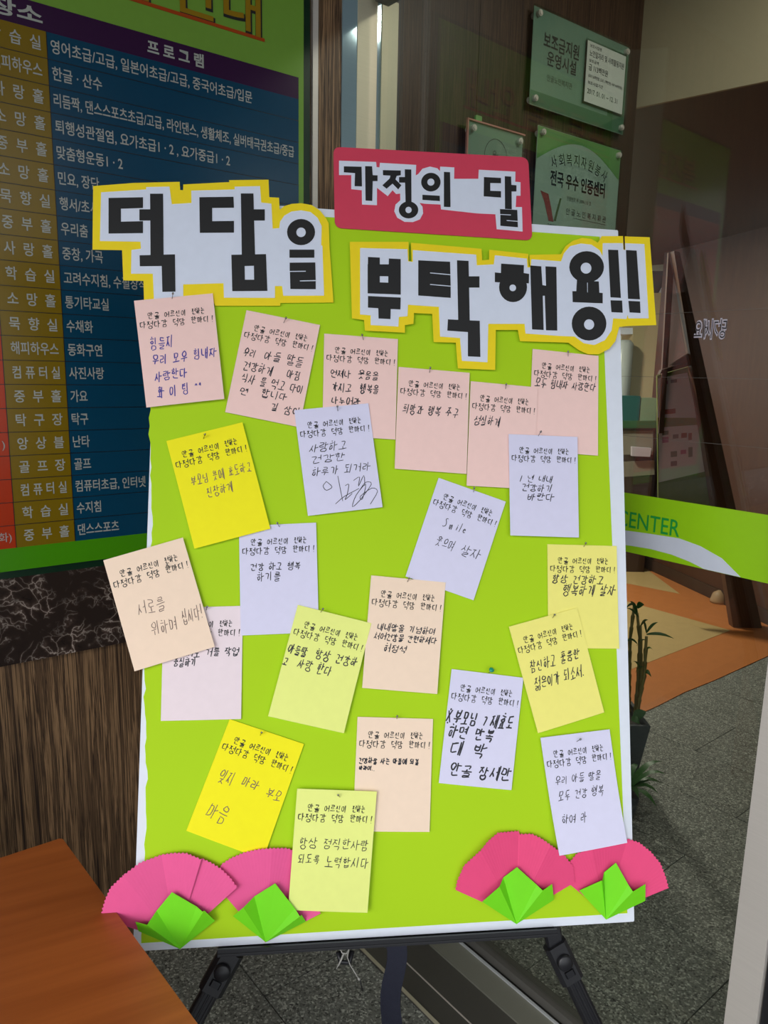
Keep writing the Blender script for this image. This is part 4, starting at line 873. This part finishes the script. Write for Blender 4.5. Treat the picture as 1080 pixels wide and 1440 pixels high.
card('lilac card tilted right with the word Smile', [(616.8, 671.8), (711.3, 705.4), (665.7, 844.2), (570.1, 810.5)], 'card_lilac', 3.5,
     [('Smile', .26, .64, .385, .09), ('웃으며', .25, .52, .575, .10), ('살자', .62, .92, .575, .10)], pen=.0009, pin=(666, 692))
card('upright lilac card overlapping two pink cards, on the right', [(715.4, 610.4), (812.1, 614.4), (813.6, 756), (717.4, 753)], 'card_lilac', 9,
     [('1 년 내내', .15, .64, .435, .07), ('건강하기', .18, .64, .525, .075), ('바란다', .26, .66, .615, .07)], pen=.001, slant=.3, pin=(757, 613))
card('peach tilted card sticking out past the left edge of the board', [(145.2, 788), (257.1, 755.9), (302.2, 909.4), (189.4, 943.9)], 'card_peach', 7.5,
     [('서로를', .24, .58, .50, .12), ('위하며', .33, .66, .70, .11), ('십시다!', .72, .99, .67, .12)], 'inkbrown', .0008, pin=(236, 800))
card('pale pink card half hidden under the peach tilted card', [(230, 855), (341.5, 852), (339.1, 1010.8), (226.3, 1013.6)], 'card_pale', 2.5,
     [('서로 거를 작업', .30, .97, .405, .075), ('충실하기', .14, .43, .485, .075)], pen=.0011, pin=(290, 858))
card('pale lemon card tilted right, left of the upper peach card', [(418.9, 850.6), (522.2, 876.4), (483.5, 1030.9), (377, 1007)], 'card_lime', 7,
     [('아들딸', .03, .29, .39, .085), ('항상 건강하', .39, .97, .375, .085), ('고', .0, .08, .51, .07), ('사랑 한다', .20, .66, .50, .09)], pen=.0012, pin=(451, 861))
card('peach card in the centre of the board', [(522, 809.1), (626.7, 819), (614.3, 975.5), (508.9, 966.7)], 'card_peach', 6,
     [('내내말을 기념하며', .14, .93, .45, .065), ('처어건강을 간편하세다', .11, .95, .535, .065), ('허정석', .25, .56, .635, .07)], pen=.0011, slant=.2, curl=.006, pin=(573, 818))
card('lemon card at the right edge, behind the tilted lemon card', [(769.7, 765.3), (867.2, 767.8), (870.3, 912.2), (771, 911)], 'card_lemon', 3,
     [('항상 건강하고', .07, .82, .335, .08), ('행복하게 살자', .22, .98, .44, .10)], pen=.0012, slant=.3, pin=(821, 769))
card('lemon card tilted left, above the lower right lilac card', [(715.6, 881.3), (811.6, 854.7), (849.4, 1001.6), (756.3, 1030.9)], 'card_lemon', 6,
     [('참신하고 훌륭한', .14, .88, .41, .10), ('젊은이가 되소서.', .14, .90, .57, .11)], pen=.0012, slant=.25, pin=(777, 869))
card('lilac card with bold marker lines and a green pin', [(635.2, 940.8), (736.1, 953.2), (718.8, 1110.7), (616.8, 1100.8)], 'card_lilac', 4,
     [('※부모님 7제효도', .0, .95, .41, .12), ('하면 만복', .06, .70, .545, .11), ('대 박', .12, .62, .69, .12), ('안골 장세만', .14, .99, .87, .12)], pen=.0018, slant=.2, pin=(688, 946), pinm='pingreen')
card('dusty peach card with small writing, lower centre', [(502.8, 1008), (609, 1011), (603.9, 1169.6), (496, 1168.5)], 'card_peach', 3.5,
     [('건강하잘 사는 아들에 되길', .04, .84, .385, .05), ('바라며..', .05, .27, .45, .04)], pen=.0012, pin=(558, 1011))
card('bright yellow card tilted right, above the left paper flowers', [(323, 1011.3), (427.5, 1046.3), (370, 1208), (262, 1167.9)], 'card_yellow', 3.5,
     [('잊지', .14, .34, .47, .12), ('마라', .43, .66, .455, .09), ('부모', .76, .97, .48, .09), ('마음', .16, .43, .77, .14)], 'inkbrown', .0009, pin=(366, 1034))
card('pale lemon card at the bottom centre, over the second flower', [(417.9, 1109), (529.9, 1113), (516.5, 1282.6), (405, 1279)], 'card_lime', 11,
     [('항상 정직한사람', .08, .97, .45, .085), ('되도록', .08, .36, .58, .075), ('노력합시다', .42, .98, .60, .085)], pen=.0009, curl=.003, pin=(478, 1121))
card('lilac card at lower right, creased, over the pink flowers', [(760, 1037.5), (857.2, 1025.6), (879, 1182.8), (783.8, 1200.6)], 'card_lilac', 6,
     [('우리 아들 딸을', .12, .80, .385, .075), ('모두 건강 행복', .13, .80, .52, .08), ('하여 라', .13, .50, .72, .085)], pen=.0009, curl=.012, slant=.25, pin=(811, 1043))

# ---------------------------------------------------------------- folded paper carnations
cA = crp(130, 1150, 350/1080); cB = crp(620, 1140, 340/1080)
def flower(label, c, arc, apex, folds, cal, z0=.002, petal='petal', breaks=()):
    """arc: outer edge points in crop px; apex: fold centre; cal: calyx px dict"""
    zb = z0
    t = tag(empty('paper_carnation', mtx=BD.mtx(BD.P(*bat(*c(*apex), 0), 0))), label, 'paper flower', 'folded paper carnations on the board bottom')
    pts = [bat(*c(*p), zb) for p in arc]; ap = bat(*c(*apex), zb)
    # arc-length resample with pinked (scalloped) edge, split in panels by the fold indices
    for pi, (i0, i1) in enumerate(zip(folds[:-1], folds[1:])):
        seg = pts[i0:i1+1]; L = [0]
        for a, b in zip(seg[:-1], seg[1:]): L.append(L[-1]+math.hypot(b[0]-a[0], b[1]-a[1]))
        n = max(8, int(L[-1]/.0028)); out = []
        for k in range(n+1):
            d = L[-1]*k/n; j = 0
            while j < len(L)-2 and L[j+1] < d: j += 1
            f_ = (d-L[j])/max(1e-9, L[j+1]-L[j]); x = seg[j][0]+(seg[j+1][0]-seg[j][0])*f_; y = seg[j][1]+(seg[j+1][1]-seg[j][1])*f_
            r = math.hypot(x-ap[0], y-ap[1]); kk_ = 1+(.0016/r if k % 2 else -.0004/r); out.append((ap[0]+(x-ap[0])*kk_, ap[1]+(y-ap[1])*kk_, d/L[-1]))
        hi = .003+(.0045 if pi % 2 else .0); z_a, z_b = (zb+.0015, zb+.009) if pi % 2 == 0 else (zb+.009, zb+.0015)
        if pi in breaks: z_a, z_b = zb+.004, zb+.010
        vs = []; m_ = 5
        for x, y, s in out:
            ze = z_a*(1-s)+z_b*s
            for q_ in range(m_+1): f_ = q_/m_; vs.append(BD.P(ap[0]+(x-ap[0])*f_, ap[1]+(y-ap[1])*f_, zb+.001+(ze-zb)*f_))
        top = list(vs); vs = vs+[v-BD.n*.0004 for v in top]; K = len(top); fs = []
        for k in range(len(out)-1):
            for q_ in range(m_):
                a = k*(m_+1)+q_; fs += [[a, a+m_+1, a+m_+2, a+1][::-1], [K+a, K+a+m_+1, K+a+m_+2, K+a+1]]
            a = k*(m_+1)+m_; fs.append([a, a+m_+1, K+a+m_+1, K+a])
        mesh('petal_panel', vs, fs, M[petal], t)
    def cp(p, z): a = bat(*c(*p), z); return BD.P(a[0], a[1], z)
    T, Lc, Rc, Bt = cp(cal['t'], .017), cp(cal['l'], .024), cp(cal['r'], .022), cp(cal['b'], .004); Mc = cp(((cal['l'][0]+cal['r'][0])/2, (cal['l'][1]+cal['r'][1])/2+4), .012)
    def solid(name, P_, fs):
        n = len(P_); vs = P_+[p-BD.n*.0005 for p in P_]; F_ = fs+[[i+n for i in f][::-1] for f in fs]
        b = list(range(n)) if len(fs) == 1 else None
        if b: F_ += [[i, (i+1) % n, n+(i+1) % n, n+i] for i in range(n)]
        mesh(name, vs, F_, M['leafpaper'], t)
    Il = Lc.lerp(T, .33)-BD.n*.0105; Ir = Rc.lerp(T, .2)-BD.n*.004
    solid('calyx_panel', [Lc, Bt, Il], [[0, 1, 2]]); solid('calyx_panel', [Il, Bt, Ir, T], [[0, 1, 3], [3, 1, 2]]); solid('calyx_panel', [Ir, Bt, Rc], [[0, 1, 2]])
    lf = [cp(p, z) for p, z in zip(cal['lf'], (.020, .009, .006))]; solid('side_flap', [Lc, lf[0], lf[1], Bt] if len(lf) > 1 else [Lc, lf[0], Bt], [[0, 1, 2, 3]] if len(lf) > 1 else [[0, 1, 2]])
    rf = [cp(p, z) for p, z in zip(cal['rf'], (.024, .010))]; solid('side_flap', [Rc]+[Bt]+rf[::-1], [[i for i in range(2+len(rf))]])
    return t
flower('leftmost pink paper carnation, sticking out past the board over the desk', cA,
       [(40, 433), (48, 390), (62, 345), (85, 295), (140, 240), (210, 190), (300, 160), (355, 150), (410, 148), (475, 172), (520, 192), (560, 215), (600, 252), (628, 290)], (365, 540), [0, 4, 6, 9, 13],
       dict(t=(345, 323), l=(237, 465), r=(478, 408), b=(380, 570), lf=[(187, 452), (200, 492)], rf=[(485, 403), (532, 447)]), z0=.004, breaks=(3,))
flower('second pink paper carnation from the left, partly under the pale lemon card', cA,
       [(545, 300), (560, 200), (600, 172), (660, 145), (720, 130), (780, 124), (840, 126), (900, 145), (950, 185), (985, 250), (995, 330), (985, 405)], (750, 540), [0, 5, 8, 11],
       dict(t=(793, 285), l=(655, 390), r=(900, 428), b=(752, 540), lf=[(610, 427)], rf=[(907, 421), (926, 450)]), z0=.001)
flower('pink paper carnation with four folds, right of centre', cB,
       [(65, 352), (72, 310), (100, 240), (170, 170), (205, 130), (250, 95), (345, 90), (348, 104), (400, 100), (440, 118), (480, 145), (540, 190), (585, 245), (595, 318)], (335, 475), [0, 3, 6, 10, 13],
       dict(t=(340, 253), l=(262, 340), r=(455, 357), b=(338, 507), lf=[(185, 407)], rf=[(497, 328), (505, 398)]), z0=.004, petal='petal2')
flower('rightmost pink paper carnation with a small ink mark, past the board edge', cB,
       [(565, 320), (560, 240), (600, 185), (665, 160), (740, 140), (830, 125), (880, 140), (930, 180), (970, 230), (990, 285), (1002, 335)], (735, 460), [0, 3, 5, 10],
       dict(t=(782, 233), l=(722, 315), r=(858, 362), b=(738, 487), lf=[(718, 312), (618, 357)], rf=[(914, 328), (913, 403)]), z0=.001, petal='petal2')

# ---------------------------------------------------------------- easel
ez = tag(empty('easel', (0, .98, 0)), 'black folding easel with ledge and ridged legs holding the lime board', 'easel')
e0 = bat(306, 1334, 0); e1 = bat(783, 1301, 0); ty0 = -.0015
e0x = bat(306, 1334, .012)[0]; e1x = bat(783, 1301, .012)[0]
MB().box((e0x, -.009, -.03), (e1x, ty0, .014), BX).build('ledge', M['blackmetal'], ez)
MB().box((e0x, ty0, .010), (e1x, .0015, .014), BX).build('ledge_lip', M['blackmetal'], ez)
MB().box((e0x, -.006, .014), (e1x, -.0045, .015), BX).build('ledge_rib', M['black'], ez)
apex_y = BH*.93
def leg(p0, p1, name, sgn):
    # leg line in the plane just behind the board, from px, extended to the floor
    off = -.032; a = bat(*p0, off); b = bat(*p1, off); A_ = BD.P(a[0], a[1], off); B_ = BD.P(b[0], b[1], off); d = (B_-A_).normalized()
    foot = A_+d*((.012-A_.z)/d.z); topk = (apex_y-a[1])/((a[1]-b[1])); 
    ap = BD.P(sgn*.03, apex_y, off); side = d.cross(BD.n).normalized()
    def bar(P_, Q, w_, t_, nm, ma=M['blackmetal']):
        dd = (Q-P_).normalized(); sd = dd.cross(BD.n).normalized(); L = (Q-P_).length
        return MB().box((-w_/2, -t_/2, 0), (w_/2, t_/2, L), lambda x, y, z: P_+sd*x+BD.n*y+dd*z, bev=.003).build(nm, ma, ez)
    K_ = A_-d*.015
    bar(ap, K_, .028, .014, 'upper_rail')
    lg = bar(A_, foot+V((0, 0, 0)), .027, .018, 'leg')
    for sx in (-.008, .0, .008):
        P2 = A_+side*sx+BD.n*.0095; Q2 = foot+side*sx+BD.n*.0095
        MB().tube([P2, Q2], .0016, 6).build('leg_ridge', M['black'], lg)
    cc = A_+d*.012
    cm = MB().box((-.019, -.011, -.03), (.019, .013, .034), lambda x, y, z: cc+side*x+BD.n*y+d*z, bev=.006).build('clamp', M['black'], ez)
    kn = cc+BD.n*.013
    MB().tube([kn-d*.003, kn-d*.003+BD.n*.005, kn-d*.003+BD.n*.007], [.0125, .0125, .010], 18).build('clamp_knob', M['black'], cm, True)
    MB().box((-.008, 0, .012), (.008, .003, .022), lambda x, y, z: kn+side*x+BD.n*y+d*z, bev=.002).build('clamp_lever', M['blackmetal'], cm)
    MB().tube([foot+d*.0-V((0, 0, .0)), foot-d*.03], [.016, .014], 12).build('rubber_foot', M['black'], lg, True)
leg((318, 1352), (270, 1440), 'l', -1); leg((786, 1340), (833, 1438), 'r', 1)
ap = BD.P(.012, apex_y, -.04); rf = floor_pt(557, 1478, .012)
MB().tube([ap, rf], .010, 10).build('rear_leg', M['blackmetal'], ez, True)
MB().tube([rf, rf+V((0, -.01, .03))], [.016, .013], 10).build('rubber_foot', M['black'], ez, True)
MB().box((-.06, apex_y-.02, -.05), (.06, apex_y+.03, -.018), BX, bev=.008).build('top_bracket', M['black'], ez)
MB().box((-.012, -.03, -.034), (.012, apex_y, -.026), BX).build('mast', M['blackmetal'], ez)
# hanging strap
mb = MB(); sx0 = bat(543, 1324, -.01)[0]; sx1 = bat(572, 1324, -.01)[0]; n = 14; vs = []
sa_ = BD.P((sx0+sx1)/2, -.015, -.012); hw = (sx1-sx0)/2
for i in range(n+1):
    c = sa_+V((.0035*math.sin(i*.9)-.0007*i, .004*math.sin(i*.7), -.26*i/n)); w_ = hw*(1-.04*math.sin(i*1.3))
    tw = .15*math.sin(i*.5)
    for s_ in (-1, 1): vs.append(c+V((s_*w_*math.cos(tw), s_*w_*math.sin(tw), 0)))
top = len(vs); vs += [v+V((0, .002, 0)) for v in vs]
fs = []
for i in range(n):
    a = 2*i; fs += [[a, a+1, a+3, a+2], [top+a, top+a+2, top+a+3, top+a+1], [a, a+2, top+a+2, top+a], [a+1, top+a+1, top+a+3, a+3]]
fs += [[0, top, top+1, 1], [2*n, 2*n+1, top+2*n+1, top+2*n]]
mesh('strap', vs, fs, M['strap'], ez)
# hook and white string
hk = bat(486, 1335, 0); hp = BD.P(hk[0], hk[1], .0)
MB().tube([BD.P(hk[0]-.011, -.018, 0), BD.P(hk[0]-.008, -.032, .002), BD.P(hk[0]+.006, -.034, .002), BD.P(hk[0]+.010, -.018, 0)], .004, 8).build('hook', M['black'], ez, True)
def spx(u, v, o_=.008): a = bat(u, v, o_); return BD.P(a[0], a[1], o_)
st = tag(empty('string', tuple(spx(495, 1390))), 'thin white string looped on the hook under the easel ledge', 'string')
sm = mat('string_white', rgb(170, 168, 162), .8)
MB().tube([spx(478, 1333), spx(481, 1340), spx(487, 1341), spx(491, 1334), spx(488, 1345), spx(492, 1356), spx(498, 1366), spx(504, 1376)], .0008, 6).build('long_strand', sm, st, True)
MB().tube([spx(484, 1341), spx(480, 1350), spx(476, 1358)], .0008, 6).build('short_strand', sm, st, True)
MB().tube([spx(483, 1340), spx(478, 1352), spx(473, 1363)], .0006, 6).build('short_strand', sm, st, True)
MB().tube([spx(503.5, 1375), spx(505.5, 1378)], .0018, 8).build('knot', sm, st, True)
MB().tube([spx(506, 1377), spx(508, 1385), spx(510, 1394)], .0009, 6).build('dark_tip', M['black'], st, True)
